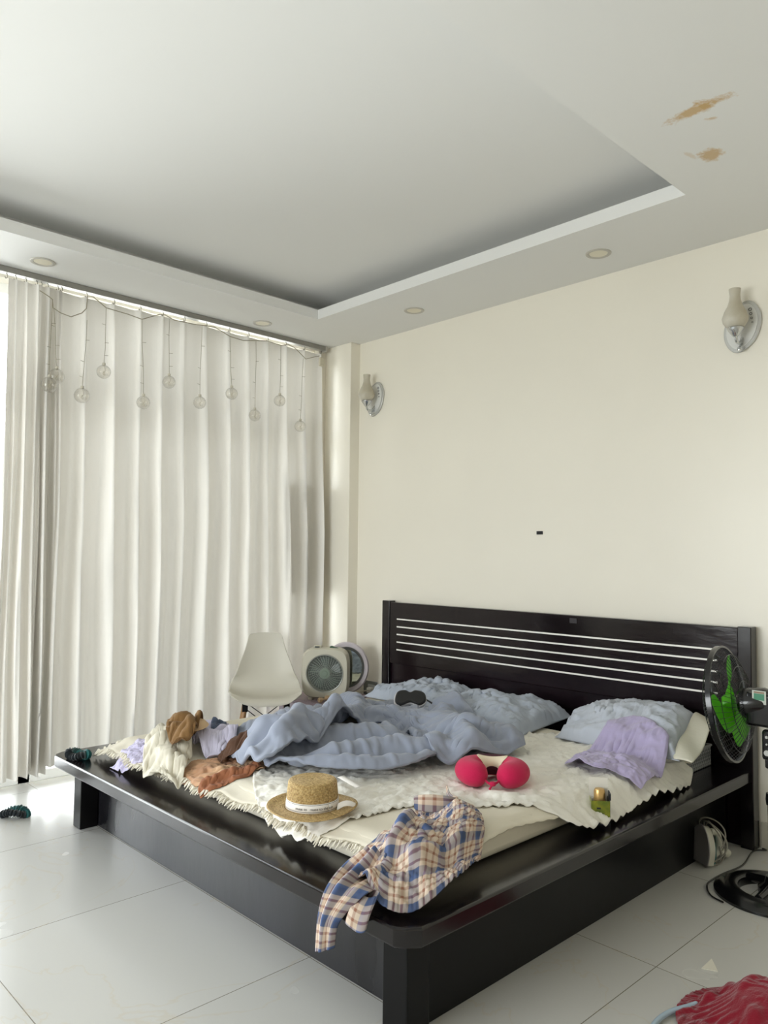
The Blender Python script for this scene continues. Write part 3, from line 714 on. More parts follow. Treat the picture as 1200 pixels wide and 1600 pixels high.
garment('rust_camisole', 'rust-brown camisole folded under the tan one, its front edge showing', 'clothing',
        ([(314, 1222), (340, 1219), (380, 1214), (408, 1207)], [(408, 1207), (406, 1203)], [(318, 1212), (360, 1208), (406, 1203)], [(314, 1222), (310, 1217), (318, 1212)]),
        fabric('rust_jersey', (150, 96, 66), rough=.8), .12, .2, n=(56, 20), seed=9)
# ------------------------------------------------------------ the quilt: a smooth thrown-back layer over crumpled folds
Mduv = fabric('blue_grey_quilt_cloth', (146, 153, 170), var=.05, bump=.12, bscale=26, sheen=.2, rough=.62)
nu, nv = 110, 60
S1 = coons([(420, 1205), (500, 1214), (600, 1214), (660, 1205), (692, 1190)], [(692, 1190), (688, 1178), (670, 1165), (640, 1150)],
           [(430, 1150), (500, 1145), (570, 1145), (640, 1150)], [(420, 1205), (405, 1190), (410, 1165), (430, 1150)], nu, nv, MT+.03)
B1 = HM+hills([([(440, 1200), (540, 1203), (640, 1198), (685, 1188)], .05, .055), ([(520, 1190), (600, 1180), (680, 1178)], .05, .085), ([(430, 1178), (520, 1165), (600, 1160)], .10, .10)])
D1 = settle(S1, nfield(nu, nv, .03, .10, 4, 8), nfield(nu, nv, .22, .25, 4, 9), steps=130, base=B1, off=.012, bend=.06, anchor=.03, seed=8, grav=.0009)
D1 = crumple(D1, .020, 9, 3); rest_on(D1)
nu, nv = 150, 100
S2 = coons([(360, 1178), (380, 1192), (415, 1203), (470, 1190), (520, 1168), (575, 1140), (632, 1150), (680, 1188), (740, 1185), (820, 1168)],
           [(820, 1168), (800, 1150), (745, 1128), (715, 1112)],
           [(450, 1118), (520, 1100), (580, 1092), (640, 1098), (715, 1112)],
           [(360, 1178), (364, 1152), (392, 1132), (450, 1118)], nu, nv, MT+.05)
B2 = blur(HM, 2)+hills([([(385, 1175), (430, 1178), (500, 1160)], .08, .05), ([(400, 1150), (500, 1135), (570, 1120)], .10, .085), ([(585, 1132), (650, 1140), (720, 1160), (790, 1162)], .09, .10),
                ([(600, 1115), (680, 1125), (740, 1140)], .09, .07), ([(480, 1115), (560, 1104), (640, 1106)], .07, .05), ([(450, 1128), (470, 1160), (440, 1190)], .03, .10), ([(545, 1108), (560, 1128), (520, 1160)], .03, .13), ([(690, 1130), (720, 1160), (735, 1180)], .03, .13)])
D2 = settle(S2, nfield(nu, nv, .13, .30, 5, 3), nfield(nu, nv, .13, .30, 5, 4), steps=190, base=B2, off=.012, bend=.06, anchor=.025, seed=9, grav=.0011)
D2 = crumple(D2, .026, 7, 6); rest_on(D2)
qo = joined('quilt', [D1, D2], Mduv, thick=.014, sub=1)
tag(qo, 'blue-grey quilt lying crumpled and thrown back across the middle of the bed', 'quilt')

# ------------------------------------------------------------ more clothes
Mlav = fabric('lavender_satin', (178, 168, 204), var=.05, rough=.5, sheen=.3)
garment('lavender_nightdress', 'lavender satin nightdress folded loosely in front of the right pillow', 'clothing',
        ([(882, 1198), (925, 1212), (965, 1213), (1002, 1234, .43)], [(1002, 1234, .43), (1035, 1212, .44), (1046, 1188)], [(955, 1166), (990, 1168), (1020, 1176), (1046, 1188)], [(882, 1198), (905, 1182), (955, 1166)]),
        Mlav, .10, .14, n=(80, 56), bulk=[([(910, 1195), (960, 1185), (1015, 1200)], .09, .035)], seed=3)
garment('lavender_blouse', 'pale lavender blouse spilling off the far foot corner of the mattress', 'clothing',
        ([(172, 1197, .37), (195, 1207, .37), (222, 1206, .38), (236, 1204, .39)], [(236, 1204, .39), (244, 1180), (238, 1160)], [(200, 1160), (220, 1155), (238, 1160)], [(172, 1197, .37), (186, 1186, .40), (200, 1160)]),
        fabric('pale_lavender_cotton', (202, 196, 222), rough=.8), .22, .22, n=(60, 56), bulk=[([(205, 1190), (225, 1170)], .05, .04)], seed=4)
garment('lilac_shirt', 'crumpled lilac-white shirt between the brown top and the quilt', 'clothing',
        ([(305, 1172), (325, 1186), (345, 1184), (368, 1176)], [(368, 1176), (372, 1156), (362, 1140)], [(285, 1138), (320, 1132), (362, 1140)], [(305, 1172), (300, 1156), (285, 1138)]),
        fabric('lilac_white_cotton', (206, 202, 222), rough=.75), .28, .28, n=(64, 52), bulk=[([(310, 1160), (345, 1158)], .08, .08)], seed=5)
garment('cream_blouse', 'sheer cream-white blouse heaped beside the pale lavender blouse', 'clothing',
        ([(240, 1212, .40), (255, 1216, .41), (280, 1206), (300, 1186)], [(300, 1186), (295, 1160), (280, 1138)], [(238, 1146), (258, 1136), (280, 1138)], [(240, 1212, .40), (224, 1192), (228, 1166), (238, 1146)]),
        fabric('sheer_cream_cloth', (228, 222, 204), translucent=.2, rough=.7), .25, .25, n=(64, 56), bulk=[([(250, 1190), (262, 1155), (285, 1165)], .08, .08)], seed=6)
garment('mustard_brown_top', 'mustard-brown top twisted in a heap on the cream blouse', 'clothing',
        ([(258, 1178), (275, 1190), (300, 1186), (316, 1170)], [(316, 1170), (320, 1152), (312, 1142)], [(272, 1142), (290, 1138), (312, 1142)], [(258, 1178), (262, 1160), (272, 1142)]),
        fabric('mustard_brown_knit', (128, 96, 58), rough=.85, bscale=120), .35, .35, n=(60, 52), bulk=[([(268, 1178), (290, 1176), (310, 1158)], .035, .07), ([(275, 1150), (300, 1150)], .03, .08)], seed=7)
garment('dark_brown_bra', 'dark brown crumpled bra on top of the tan camisole', 'clothing',
        ([(342, 1193), (362, 1198), (386, 1195)], [(386, 1195), (384, 1184)], [(346, 1182), (365, 1179), (384, 1184)], [(342, 1193), (340, 1188), (346, 1182)]),
        fabric('dark_brown_cloth', (84, 58, 42), rough=.85), .3, .3, n=(44, 34), bulk=[([(350, 1190), (375, 1190)], .035, .045)], seed=10)
garment('slate_sock', 'small slate-blue crumpled cloth at the left tip of the quilt', 'clothing',
        ([(330, 1146), (342, 1148), (354, 1142)], [(354, 1142), (352, 1134)], [(334, 1137), (344, 1133), (352, 1134)], [(330, 1146), (330, 1141), (334, 1137)]),
        fabric('slate_cloth', (82, 92, 112)), .3, .3, n=(34, 26), bulk=[([(336, 1142), (350, 1139)], .03, .03)], seed=12)
# beige padded cup on top of the heap
p = at(303, 1131, 2, MT+.13); b = BM()
lathe(b, [(0, .034), (.03, .031), (.055, .018), (.068, 0), (.064, -.002), (.052, .014), (.028, .026), (0, .029)], Matrix.Translation((p.x, p.y, p.z-.012)) @ Matrix.Rotation(R(14), 4, 'X') @ Matrix.Scale(1.15, 4, (1, 1, 0)), 36, sy=.8)
tag(obj('bra_cup', b, fabric('beige_foam', (214, 184, 146), bump=.05), None), 'beige padded cup on top of the clothes heap at the foot of the bed', 'clothing')

# plaid shirt: body over the corner of the mattress, sleeve over the edge of the deck
def plaid_mat():
    M = bpy.data.materials.new('plaid_flannel'); M.use_nodes = True; nt = M.node_tree; b = nt.nodes['Principled BSDF']
    uv = nt.nodes.new('ShaderNodeUVMap'); sp = nt.nodes.new('ShaderNodeSeparateXYZ'); L(nt, uv.outputs[0], sp.inputs[0]); cs = []
    for k in (0, 1):
        fr_ = nt.nodes.new('ShaderNodeMath'); fr_.operation = 'FRACT'; L(nt, sp.outputs[k], fr_.inputs[0])
        r = nt.nodes.new('ShaderNodeValToRGB'); r.color_ramp.interpolation = 'LINEAR'; e = r.color_ramp.elements
        stops = [(0, (76, 88, 118)), (.20, (76, 88, 118)), (.22, (206, 188, 168)), (.34, (216, 198, 180)), (.36, (150, 106, 88)), (.42, (150, 106, 88)), (.44, (212, 196, 178)), (.60, (212, 196, 178)), (.62, (150, 106, 88)), (.68, (150, 106, 88)), (.70, (206, 188, 168)), (.84, (206, 188, 168)), (.86, (96, 112, 150)), (.98, (70, 90, 134))]
        e[0].position, e[0].color = stops[0][0], lin(stops[0][1]); e[1].position, e[1].color = stops[-1][0], lin(stops[-1][1])
        for p_, c_ in stops[1:-1]: q = e.new(p_); q.color = lin(c_)
        L(nt, fr_.outputs[0], r.inputs[0]); cs.append(r)
    mx = nt.nodes.new('ShaderNodeMix'); mx.data_type = 'RGBA'; mx.inputs[0].default_value = .5; L(nt, cs[0].outputs[0], mx.inputs[6]); L(nt, cs[1].outputs[0], mx.inputs[7]); L(nt, mx.outputs[2], b.inputs['Base Color'])
    b.inputs['Roughness'].default_value = .85; b.inputs['Specular IOR Level'].default_value = .2
    return M
Mpl = plaid_mat()
sh = thing('plaid_shirt', 'blue and tan plaid shirt heaped on the near bed corner, sleeve hanging down', 'shirt', (2.8, -2.1, DT))
nu, nv = 120, 110
ab, V1 = garment('shirt_body', None, None,
    ([(552, 1388, .372), (592, 1428, .368), (650, 1430, .368), (708, 1410, .37), (746, 1370, .38)], [(746, 1370, .38), (756, 1322, .43), (752, 1282, .47), (738, 1260, .48), (716, 1252, .48)],
     [(652, 1256, .48), (680, 1250, .48), (716, 1252, .48)], [(552, 1388, .372), (552, 1342, .42), (566, 1312, .46), (610, 1296, .47), (636, 1278, .47), (652, 1256, .48)]),
    Mpl, .17, .19, n=(nu, nv), bulk=[([(590, 1330), (640, 1325), (700, 1330)], .10, .07), ([(720, 1270), (730, 1310), (715, 1350)], .07, .07), ([(640, 1300), (690, 1290)], .08, .045), ([(600, 1395), (660, 1395), (700, 1385)], .05, .04), ([(560, 1340), (600, 1320), (640, 1290)], .025, .09), ([(610, 1395), (640, 1370), (690, 1370)], .03, .06)],
    seed=14, bend=.07, steps=150, parent=sh, uv=uvgrid(nu, nv, 6.6, 7.2), thick=.003)
# sleeve
LE = [(572, 1330, 2, .455), (540, 1352, 2, .405), (512, 1388, 1, -2.374), (500, 1430, 1, -2.380), (496, 1484, 1, -2.378)]
RE = [(612, 1345, 2, .445), (600, 1385, 2, .40), (572, 1398, 1, -2.372), (532, 1440, 1, -2.378), (524, 1479, 1, -2.376)]
le = smooth_path([at(*p) for p in LE], 12); re_ = smooth_path([at(*p) for p in RE], 12)
le = [p if k > 18 else p for k, p in enumerate(le)]
V = []; UVs = []
n_ = len(le)
for k in range(n_):
    row = []; f = k/(n_-1); nrm = Vector((.15, -.55-.45*f, 1-f)).normalized()
    for j in range(37):
        t = j/36
        p = le[k].lerp(re_[k], t)
        arch = math.sin(math.pi*t)**.6
        fold = .016*math.sin(t*math.pi*5+1.5*f+.6*math.sin(5*f))*arch+.010*math.sin(t*17+4*f)*arch
        p = p+nrm*(.018*arch+fold*(.8)+.004)
        row.append(tuple(p))
    V.append(row)
sl_ = grid('sleeve', V, Mpl, sh, thick=.004, sub=1, uv=uvgrid(n_, 37, 4.0, 2.2))
# second cuff hooked over the edge
c0 = at(572, 1404, 1, -2.36); V = []
for k in range(14):
    f = k/13; row = []
    for j in range(25):
        a = 2*math.pi*j/24; r_ = .030+.006*math.sin(3*a+2*f)
        row.append((c0.x-.005+r_*1.05*math.cos(a)-.012*f, c0.y-.016+.62*r_*math.sin(a)-.004*f+.03*(1-f)**2, c0.z+.012-.085*f+.006*math.sin(2*a)))
    V.append(row)
grid('cuff', V, Mpl, sh, thick=.003, sub=1, uv=uvgrid(14, 25, .9, 2.2))
# stand-up collar
cpx = [(648, 1252), (662, 1256), (690, 1258), (714, 1256), (716, 1247), (703, 1241), (698, 1232)]
cp = smooth_path([at(p[0], p[1], 2, MT+.045) for p in cpx], 6); V = []
for k, p in enumerate(cp):
    f = k/(len(cp)-1); row = []
    for j in range(7):
        s_ = j/6; q = p+Vector((.006*math.sin(9*f)*s_, -.004*s_, -.026+.056*s_*(.8+.3*math.sin(6*f)))); row.append(tuple(q))
    V.append(row)
grid('collar', V, Mpl, sh, thick=.004, sub=1, uv=uvgrid(len(cp), 7, 2.4, .5))
for (u, v) in ((632, 1296), (606, 1312), (571, 1329)):
    p = at(u, v, 2, MT+.04); h = float(hsample(HM, np.array(p.x), np.array(p.y)))
    b = BM(); lathe(b, [(0, .002), (.0045, .002), (.005, .001), (.005, 0), (0, 0)], Matrix.Translation((p.x, p.y, h+.0015)) @ Matrix.Rotation(R(15), 4, 'X'), 16); obj('button', b, mat('shirt_button', (196, 190, 184), rough=.4) if 'shirt_button' not in bpy.data.materials else bpy.data.materials['shirt_button'], sh)
# ------------------------------------------------------------ straw hat
Mstraw = None
def straw_mat():
    M = bpy.data.materials.new('woven_straw'); M.use_nodes = True; nt = M.node_tree; b = nt.nodes['Principled BSDF']
    uv = nt.nodes.new('ShaderNodeUVMap'); mp = nt.nodes.new('ShaderNodeMapping'); mp.inputs['Scale'].default_value = (1, 1, 1); L(nt, uv.outputs[0], mp.inputs[0])
    wv = nt.nodes.new('ShaderNodeTexWave'); wv.bands_direction = 'Y'; wv.inputs['Scale'].default_value = 14; wv.inputs['Distortion'].default_value = .8; wv.inputs['Detail'].default_value = 2; wv.inputs['Detail Scale'].default_value = 6
    L(nt, mp.outputs[0], wv.inputs[0])
    tc = nt.nodes.new('ShaderNodeTexCoord'); n = nt.nodes.new('ShaderNodeTexNoise'); n.inputs['Scale'].default_value = 160; n.inputs['Detail'].default_value = 3; L(nt, tc.outputs['Object'], n.inputs[0])
    r = nt.nodes.new('ShaderNodeValToRGB'); e = r.color_ramp.elements; e[0].position = .32; e[0].color = lin((180, 140, 78)); e[1].position = .68; e[1].color = lin((245, 214, 150)); L(nt, n.outputs[0], r.inputs[0])
    mx = nt.nodes.new('ShaderNodeMix'); mx.data_type = 'RGBA'; mx.blend_type = 'MULTIPLY'; mx.inputs[0].default_value = .35; L(nt, r.outputs[0], mx.inputs[6]); L(nt, wv.outputs[0], mx.inputs[7]); L(nt, mx.outputs[2], b.inputs['Base Color'])
    bp = nt.nodes.new('ShaderNodeBump'); bp.inputs['Strength'].default_value = .8; bp.inputs['Distance'].default_value = .003; L(nt, wv.outputs[0], bp.inputs['Height']); L(nt, bp.outputs[0], b.inputs['Normal'])
    b.inputs['Roughness'].default_value = .6; return M
Mstraw = straw_mat()
hc = at(488, 1256, 2, MT+.035)
hz = MT+.024
hat = thing('straw_hat', 'straw boater hat with a printed white ribbon lying on the ruffled sheet', 'hat', (hc.x, hc.y, hz), world=False)
def lathe_grid(name, prof, mt, parent, seg=72, thick=0, wob=None, sub=0):
    V = []; U_ = []; ln_ = 0; last = None; acc = [0]
    for a, b_ in zip(prof, prof[1:]): acc.append(acc[-1]+math.hypot(b_[0]-a[0], b_[1]-a[1]))
    for i in range(seg+1):
        t = 2*math.pi*i/seg; row = []; ur = []
        for k, (r, z) in enumerate(prof):
            dz = wob(r, t) if wob else 0
            row.append((r*math.cos(t), r*math.sin(t), z+dz)); ur.append((i/seg*4, acc[k]*6))
        V.append(row); U_.append(ur)
    o = grid(name, V, mt, parent, thick=thick, sub=sub, uv=U_)
    return o
crown = smooth_path([(.002, 0, .094), (.05, 0, .095), (.074, 0, .0945), (.0815, 0, .090), (.083, 0, .082), (.086, 0, .05), (.089, 0, .012), (.092, 0, .004)], 5)
lathe_grid('crown', [(p.x, p.z) for p in crown], Mstraw, hat, thick=.003)
wobf = lambda r, t: (.005*math.sin(2*t+.5)+.003*math.sin(3*t))*max(0, (r-.095)/.075)+.008*max(0, (r-.13)/.04)
lathe_grid('brim', [(.089, .004), (.105, .003), (.125, .002), (.142, .002), (.156, .004)], Mstraw, hat, thick=.004, wob=wobf)
Mrib = mat('white_ribbon', (232, 228, 222), rough=.7); Mline = mat('ribbon_ink', (48, 44, 48), rough=.7)
lathe_grid('hat_ribbon', [(.0915, .006), (.0905, .020), (.0890, .036)], Mrib, hat, thick=.001)
rib = hat.children[-1] if hat.children else None
rib = [o for o in bpy.data.objects if o.name.startswith('hat_ribbon')][0]
for zz, rr in ((.0105, .0920), (.0325, .0905)):
    b = BM(); lathe(b, [(rr, zz), (rr+.0003, zz+.0012)], seg=72); obj('ribbon_line', b, Mline, rib)
def text_mesh(body, size):
    cu = bpy.data.curves.new('t', 'FONT'); cu.body = body; cu.size = size; cu.align_x = 'CENTER'; cu.align_y = 'CENTER'; cu.extrude = 0
    o = bpy.data.objects.new('t', cu); COL.objects.link(o); dg = bpy.context.evaluated_depsgraph_get(); me = bpy.data.meshes.new_from_object(o.evaluated_get(dg)); bpy.data.objects.remove(o); return me
view_a = math.atan2(CAM.y-hc.y, CAM.x-hc.x)
for da, tx in ((-.42, 'muse to'), (.38, 'muse to the sun'), (2.4, 'muse to the sun'), (-1.9, 'muse to the sun')):
    me = text_mesh(tx, .013)
    for v in me.vertices:
        a = view_a+da+v.co.x/.092; v.co = Vector((.0925*math.cos(a), .0925*math.sin(a), .0205+v.co.y))
    o = link('printed_lettering', me, Mline, rib, smooth=False)
# ribbon tail on the brim
V = []; a0 = view_a+1.15
for i in range(14):
    f = i/13; row = []; a = a0-.10+.25*f; rr = .097+.055*f
    for j in range(5):
        s_ = j/4-.5; row.append((rr*math.cos(a)-s_*.024*math.sin(a)*.3, rr*math.sin(a)+s_*.024*math.cos(a)*.3, .014+.012*math.sin(f*3.0)+s_*.022*(1-.4*f)))
    V.append(row)
grid('ribbon_tail', V, Mrib, hat, thick=.001)
# loose ribbon end lying behind the hat
pp = [at(*q, 2, MT+.045) for q in ((532, 1213), (548, 1222), (562, 1230))]
V = []
for p in smooth_path(pp, 6):
    V.append([tuple(p+Vector((.0, .0, .0))+Vector((.5, .8, .25)).normalized()*(s_*.024)) for s_ in (-.5, 0, .5)])
V2 = np.array(V)-np.array(list(hat.location)); grid('ribbon_tail', V2, Mrib, hat, thick=.001)

# ------------------------------------------------------------ neck pillow
Mpink = mat('magenta_plush', (196, 16, 76), rough=.95, bump=.35, bscale=220, bdist=.003, var=.12, vscale=9, sheen=.12)
Mcrm = mat('cream_plush', (228, 216, 190), rough=.95, bump=.2, bscale=200, bdist=.002); Mmar = mat('maroon_plush', (66, 18, 34), rough=.9, bump=.2, bscale=200, bdist=.002)
nc = at(769, 1216, 2, MT+.035); hN = float(hsample(HM, np.array(nc.x), np.array(nc.y)))
npil = thing('neck_pillow', 'magenta plush horseshoe neck pillow tied in front, lying on the bed', 'neck pillow', (nc.x, nc.y, hN), rz=view_a if False else math.atan2(CAM.y-nc.y, CAM.x-nc.x), world=False)
P = []; Rr = []
for k in range(41):
    a = R(11)+(2*math.pi-R(22))*k/40; e = min(k, 40-k)/40
    rad = .048+.014*min(1, e*6)*1.0-.012*(abs(k-20) < 0); rad = .058*(1-.22*math.exp(-((k-20)/9)**2))
    if e < .12: rad *= max(.02, 1-(1-e/.12)**2.4)**.5
    P.append((.082*math.cos(a)*1.02, .090*math.sin(a), .050)); Rr.append(max(.004, rad))
b = BM(); tube(b, P, Rr, 28); bmesh.ops.scale(b, vec=(1, 1, 1), verts=b.verts[:]); o = obj('cushion', b, Mpink, npil, autos=False)
s_ = o.modifiers.new('sub', 'SUBSURF'); s_.levels = s_.render_levels = 1
def band(name, k0, k1, ang0, ang1, extra, mt):
    """patch of other cloth sewn on the cushion's back arc"""
    V = []
    for k in np.linspace(k0, k1, 22):
        i = int(k); f = k-i; p = Vector(P[i]).lerp(Vector(P[min(i+1, 40)]), f); r_ = Rr[i]*(1-f)+Rr[min(i+1, 40)]*f+extra
        c_ = Vector((p.x, p.y, 0)).normalized()*-1; row = []
        wd = math.sqrt(max(.03, 1-((k-(k0+k1)/2)/((k1-k0)/2))**2))
        for t in np.linspace(ang0, ang1, 12):
            tt = (ang0+ang1)/2+(t-(ang0+ang1)/2)*wd; q = p+c_*math.cos(tt)*r_+Vector((0, 0, 1))*math.sin(tt)*r_; row.append(tuple(q))
        V.append(row)
    tag(grid(name, V, mt, npil, thick=.001, sub=1), name.replace('_', ' '))
band('cream_panel', 13.5, 26.5, R(-40), R(120), .0012, Mcrm)
band('maroon_patch', 16.0, 24.0, R(70), R(118), .0026, Mmar)
band('maroon_lining', 14.0, 26.0, R(-42), R(10), .0026, Mmar)
b = BM()
tube(b, smooth_path([(.080, -.030, .035), (.108, -.012, .028), (.112, .0, .026), (.108, .012, .028), (.080, .030, .035)], 5), .005, 8)
lathe(b, [(0, -.012), (.010, -.008), (.013, 0), (.010, .008), (0, .012)], Matrix.Translation((.113, .002, .028)), 14)
tube(b, smooth_path([(.113, 0, .024), (.122, -.006, .014), (.124, -.010, .006)], 4), .004, 8); obj('tie', b, Mpink, npil)

npil.scale = (1, 1, .84)
# ------------------------------------------------------------ eye mask on the left pillow
mc = at(641, 1092, 2, MT+.115)
em = thing('eye_mask', 'black padded eye mask with a pale rim on the left pillow', 'eye mask', mc, world=False)
out = smooth_path([(-.085, -.03, 0), (-.075, .035, 0), (-.03, .05, 0), (0, .036, 0), (.03, .05, 0), (.08, .032, 0), (.088, -.02, 0), (.05, -.05, 0), (.0, -.030, 0), (-.05, -.052, 0)], 6, closed=True)
dirv = (CAM-mc).normalized(); Mx = align((0, 0, 0), (dirv.x*.75, dirv.y*.75, .8)) @ Matrix.Scale(.95, 4)
b = BM(); prism(b, [(p.x, p.y) for p in out], .0, .022, Mx); obj('mask_body', b, mat('black_satin', (9, 9, 11), rough=.55, sheen=.2), em, bevel=.009, bseg=4)
b = BM(); prism(b, [(p.x*1.06-.002, p.y*1.06) for p in out], -.010, .004, Mx); tag(obj('mask_rim', b, mat('pale_rim', (214, 212, 214), rough=.7), em, bevel=.003), 'pale rim')
b = BM(); tube(b, smooth_path([Mx @ Vector(q) for q in ((.085, 0, 0), (.13, -.03, -.01), (.10, -.07, -.005), (.02, -.075, .0), (-.06, -.05, -.0))], 6), .005, 8); obj('mask_strap', b, bpy.data.materials['black_satin'], em)

# ------------------------------------------------------------ perfume in its open box
pc = at(937, 1288, 2, DT); pbx = (pc.x-.012, pc.y+.02)
Mgold = mat('gold_cap', (206, 170, 110), rough=.3, metal=.7)
pb = thing('perfume_box', 'small open green and navy perfume box at the right edge of the bed', 'box', (pbx[0], pbx[1], DT), rz=R(38), world=False)
def pbox_mat():
    return mat('green_gold_carton', (142, 144, 34), rough=.4, rgb2=(70, 92, 30), vscale=40)
Mnav = mat('navy_carton', (20, 24, 36), rough=.35, coat=.2)
a_, t_, h_ = .034, .0012, .088
b = BM(); box(b, (-a_, -a_, 0), (a_, -a_+t_, .088)); obj('front_panel', b, pbox_mat(), pb, smooth=False)
b = BM(); box(b, (-a_-.0004, -a_-.0006, 0), (a_+.0004, -a_+t_, .022)); obj('navy_base', b, Mnav, pb, smooth=False)
b = BM(); box(b, (a_-t_, -a_, 0), (a_, a_, .088)); box(b, (a_-t_, -a_+.01, .088), (a_+.004, a_-.012, .112)); obj('side_panel', b, Mnav, pb, smooth=False)
b = BM(); box(b, (-a_, -a_, 0), (-a_+t_, a_, .088)); obj('side_panel', b, mat('pale_green_carton', (150, 152, 96), rough=.5), pb, smooth=False)
b = BM(); box(b, (-a_, a_-t_, 0), (a_, a_, .155)); tag(obj('lid_flap', b, mat('white_card', (226, 222, 212), rough=.6), pb, smooth=False), 'white raised lid flap')
b = BM(); box(b, (-.014, -a_-.0012, .058), (.0, -a_, .064)); box(b, (-.018, -a_-.0012, .04), (.012, -a_, .043)); obj('printed_mark', b, Mnav, pb, smooth=False)
bo = thing('perfume_bottle', 'perfume bottle with a round gold cap standing inside the small green box', 'bottle', (pbx[0], pbx[1], DT+.002), rz=R(38), world=False)
b = BM(); box(b, (-.024, -.02, 0), (.024, .02, .082)); obj('bottle_body', b, mat('amber_glass', (196, 168, 96), rough=.1, trans=.6), bo, smooth=False, bevel=.004)
b = BM(); lathe(b, [(0, .082), (.020, .082), (.021, .112), (.017, .121), (0, .124)], seg=28); obj('bottle_cap', b, Mgold, bo)

# ------------------------------------------------------------ woven basket under the right pillow
Mbask = mat('grey_woven_plastic', (150, 152, 154), rough=.6)
def hole_mat():
    M = bpy.data.materials.new('basket_weave'); M.use_nodes = True; nt = M.node_tree; b = nt.nodes['Principled BSDF']
    tc = nt.nodes.new('ShaderNodeTexCoord'); mp = nt.nodes.new('ShaderNodeMapping'); mp.inputs['Rotation'].default_value = (R(0), R(45), R(45)); L(nt, tc.outputs['Object'], mp.inputs[0])
    ck = nt.nodes.new('ShaderNodeTexChecker'); ck.inputs['Scale'].default_value = 75; ck.inputs[1].default_value = lin((156, 158, 160)); ck.inputs[2].default_value = lin((96, 98, 102)); L(nt, mp.outputs[0], ck.inputs[0]); L(nt, ck.outputs[0], b.inputs['Base Color']); b.inputs['Roughness'].default_value = .6
    bp = nt.nodes.new('ShaderNodeBump'); bp.inputs['Strength'].default_value = .6; bp.inputs['Distance'].default_value = .003; L(nt, ck.outputs[1], bp.inputs['Height']); L(nt, bp.outputs[0], b.inputs['Normal']); return M
bk = thing('woven_basket', 'grey woven plastic basket on the deck under the end of the right pillow', 'basket', (2.80, -.235, DT))
bx0, bx1, by0, by1 = 2.715, 2.885, -.355, -.105
b = BM()
for lo, hi in (((bx0, by0, DT), (bx1, by0+.004, DT+.095)), ((bx0, by1-.004, DT), (bx1, by1, DT+.095)), ((bx0, by0, DT), (bx0+.004, by1, DT+.095)), ((bx1-.004, by0, DT), (bx1, by1, DT+.095)), ((bx0, by0, DT), (bx1, by1, DT+.004))): box(b, lo, hi)
obj('basket_body', b, hole_mat(), bk, smooth=False)
b = BM(); tube(b, [(bx0, by0, DT+.095), (bx1, by0, DT+.095), (bx1, by1, DT+.095), (bx0, by1, DT+.095)], .006, 8, closed=True); obj('basket_rim', b, Mbask, bk)

# ------------------------------------------------------------ hair ties
Mteal = fabric('teal_velvet', (22, 92, 92), rough=.6, sheen=.5); Mdk = fabric('black_teal_velvet', (14, 24, 30), rough=.6, sheen=.3)
def scrunchie(c, rz, label, r0=.030, S=1.0, seed=0):
    t = thing('hair_tie', label, 'hair tie', c, rz=rz, group=None, world=False); rs = np.random.RandomState(seed)
    for nm, a0, a1, mt in (('teal_band', -.3, 2.6, Mteal), ('dark_band', 2.4, 6.1, Mdk)):
        P, Rr = [], []
        for k in range(60):
            a = a0+(a1-a0)*k/59; P.append((r0*1.45*math.cos(a)*S, r0*.62*math.sin(a)*S, .017*S+.006*math.sin(2*a+seed)*S)); Rr.append((.015+.0035*math.sin(k*1.3+seed)+.002*math.sin(k*2.9))*S*(.8 if nm == 'dark_band' else 1))
        b = BM(); tube(b, P, Rr, 12); obj(nm, b, mt, t)
c = at(121, 1186, 2, DT); scrunchie((c.x, c.y, DT), R(20), 'teal and black scrunched hair tie on the far left corner of the bed deck', S=1.25, seed=2)
c = at(22, 1277, 2, 0); scrunchie((c.x, c.y, 0), R(50), 'teal and black scrunched hair tie lying on the floor at the left edge', S=1.3, seed=5)

# ------------------------------------------------------------ nightstand and what stands on it
NZ = .365
n0 = at(440, 1090, 2, NZ); n1 = at(560, 1113, 2, NZ)
nsy = (n0.y+n1.y)/2
ns = thing('nightstand', 'low lavender-grey nightstand between the bed and the window corner', 'nightstand', (.35, -.5, 0))
Mns = mat('lavender_laminate', (176, 166, 178), rough=.45)
nx0, nx1, ny0, ny1 = .06, .60, -.59, -.12
b = BM(); box(b, (nx0+.01, ny0+.012, .03), (nx1-.01, ny1, NZ-.022)); obj('body', b, Mns, ns, smooth=False, bevel=.003)
b = BM(); box(b, (nx0, ny0, NZ-.022), (nx1, ny1, NZ)); obj('top', b, mat('mauve_top', (158, 140, 150), rough=.4), ns, smooth=False, bevel=.004)
for z0, z1 in ((.045, .185), (.195, .335)):
    b = BM(); box(b, (nx0+.02, ny0, z0), (nx1-.02, ny0+.014, z1)); d_ = obj('drawer', b, Mns, ns, smooth=False, bevel=.003)
    b = BM(); lathe(b, [(0, .02), (.011, .018), (.012, .012), (.005, .006), (.005, 0), (0, 0)], align(((nx0+nx1)/2, ny0, (z0+z1)/2), (0, -1, 0)), 20); obj('knob', b, Mchr, d_)

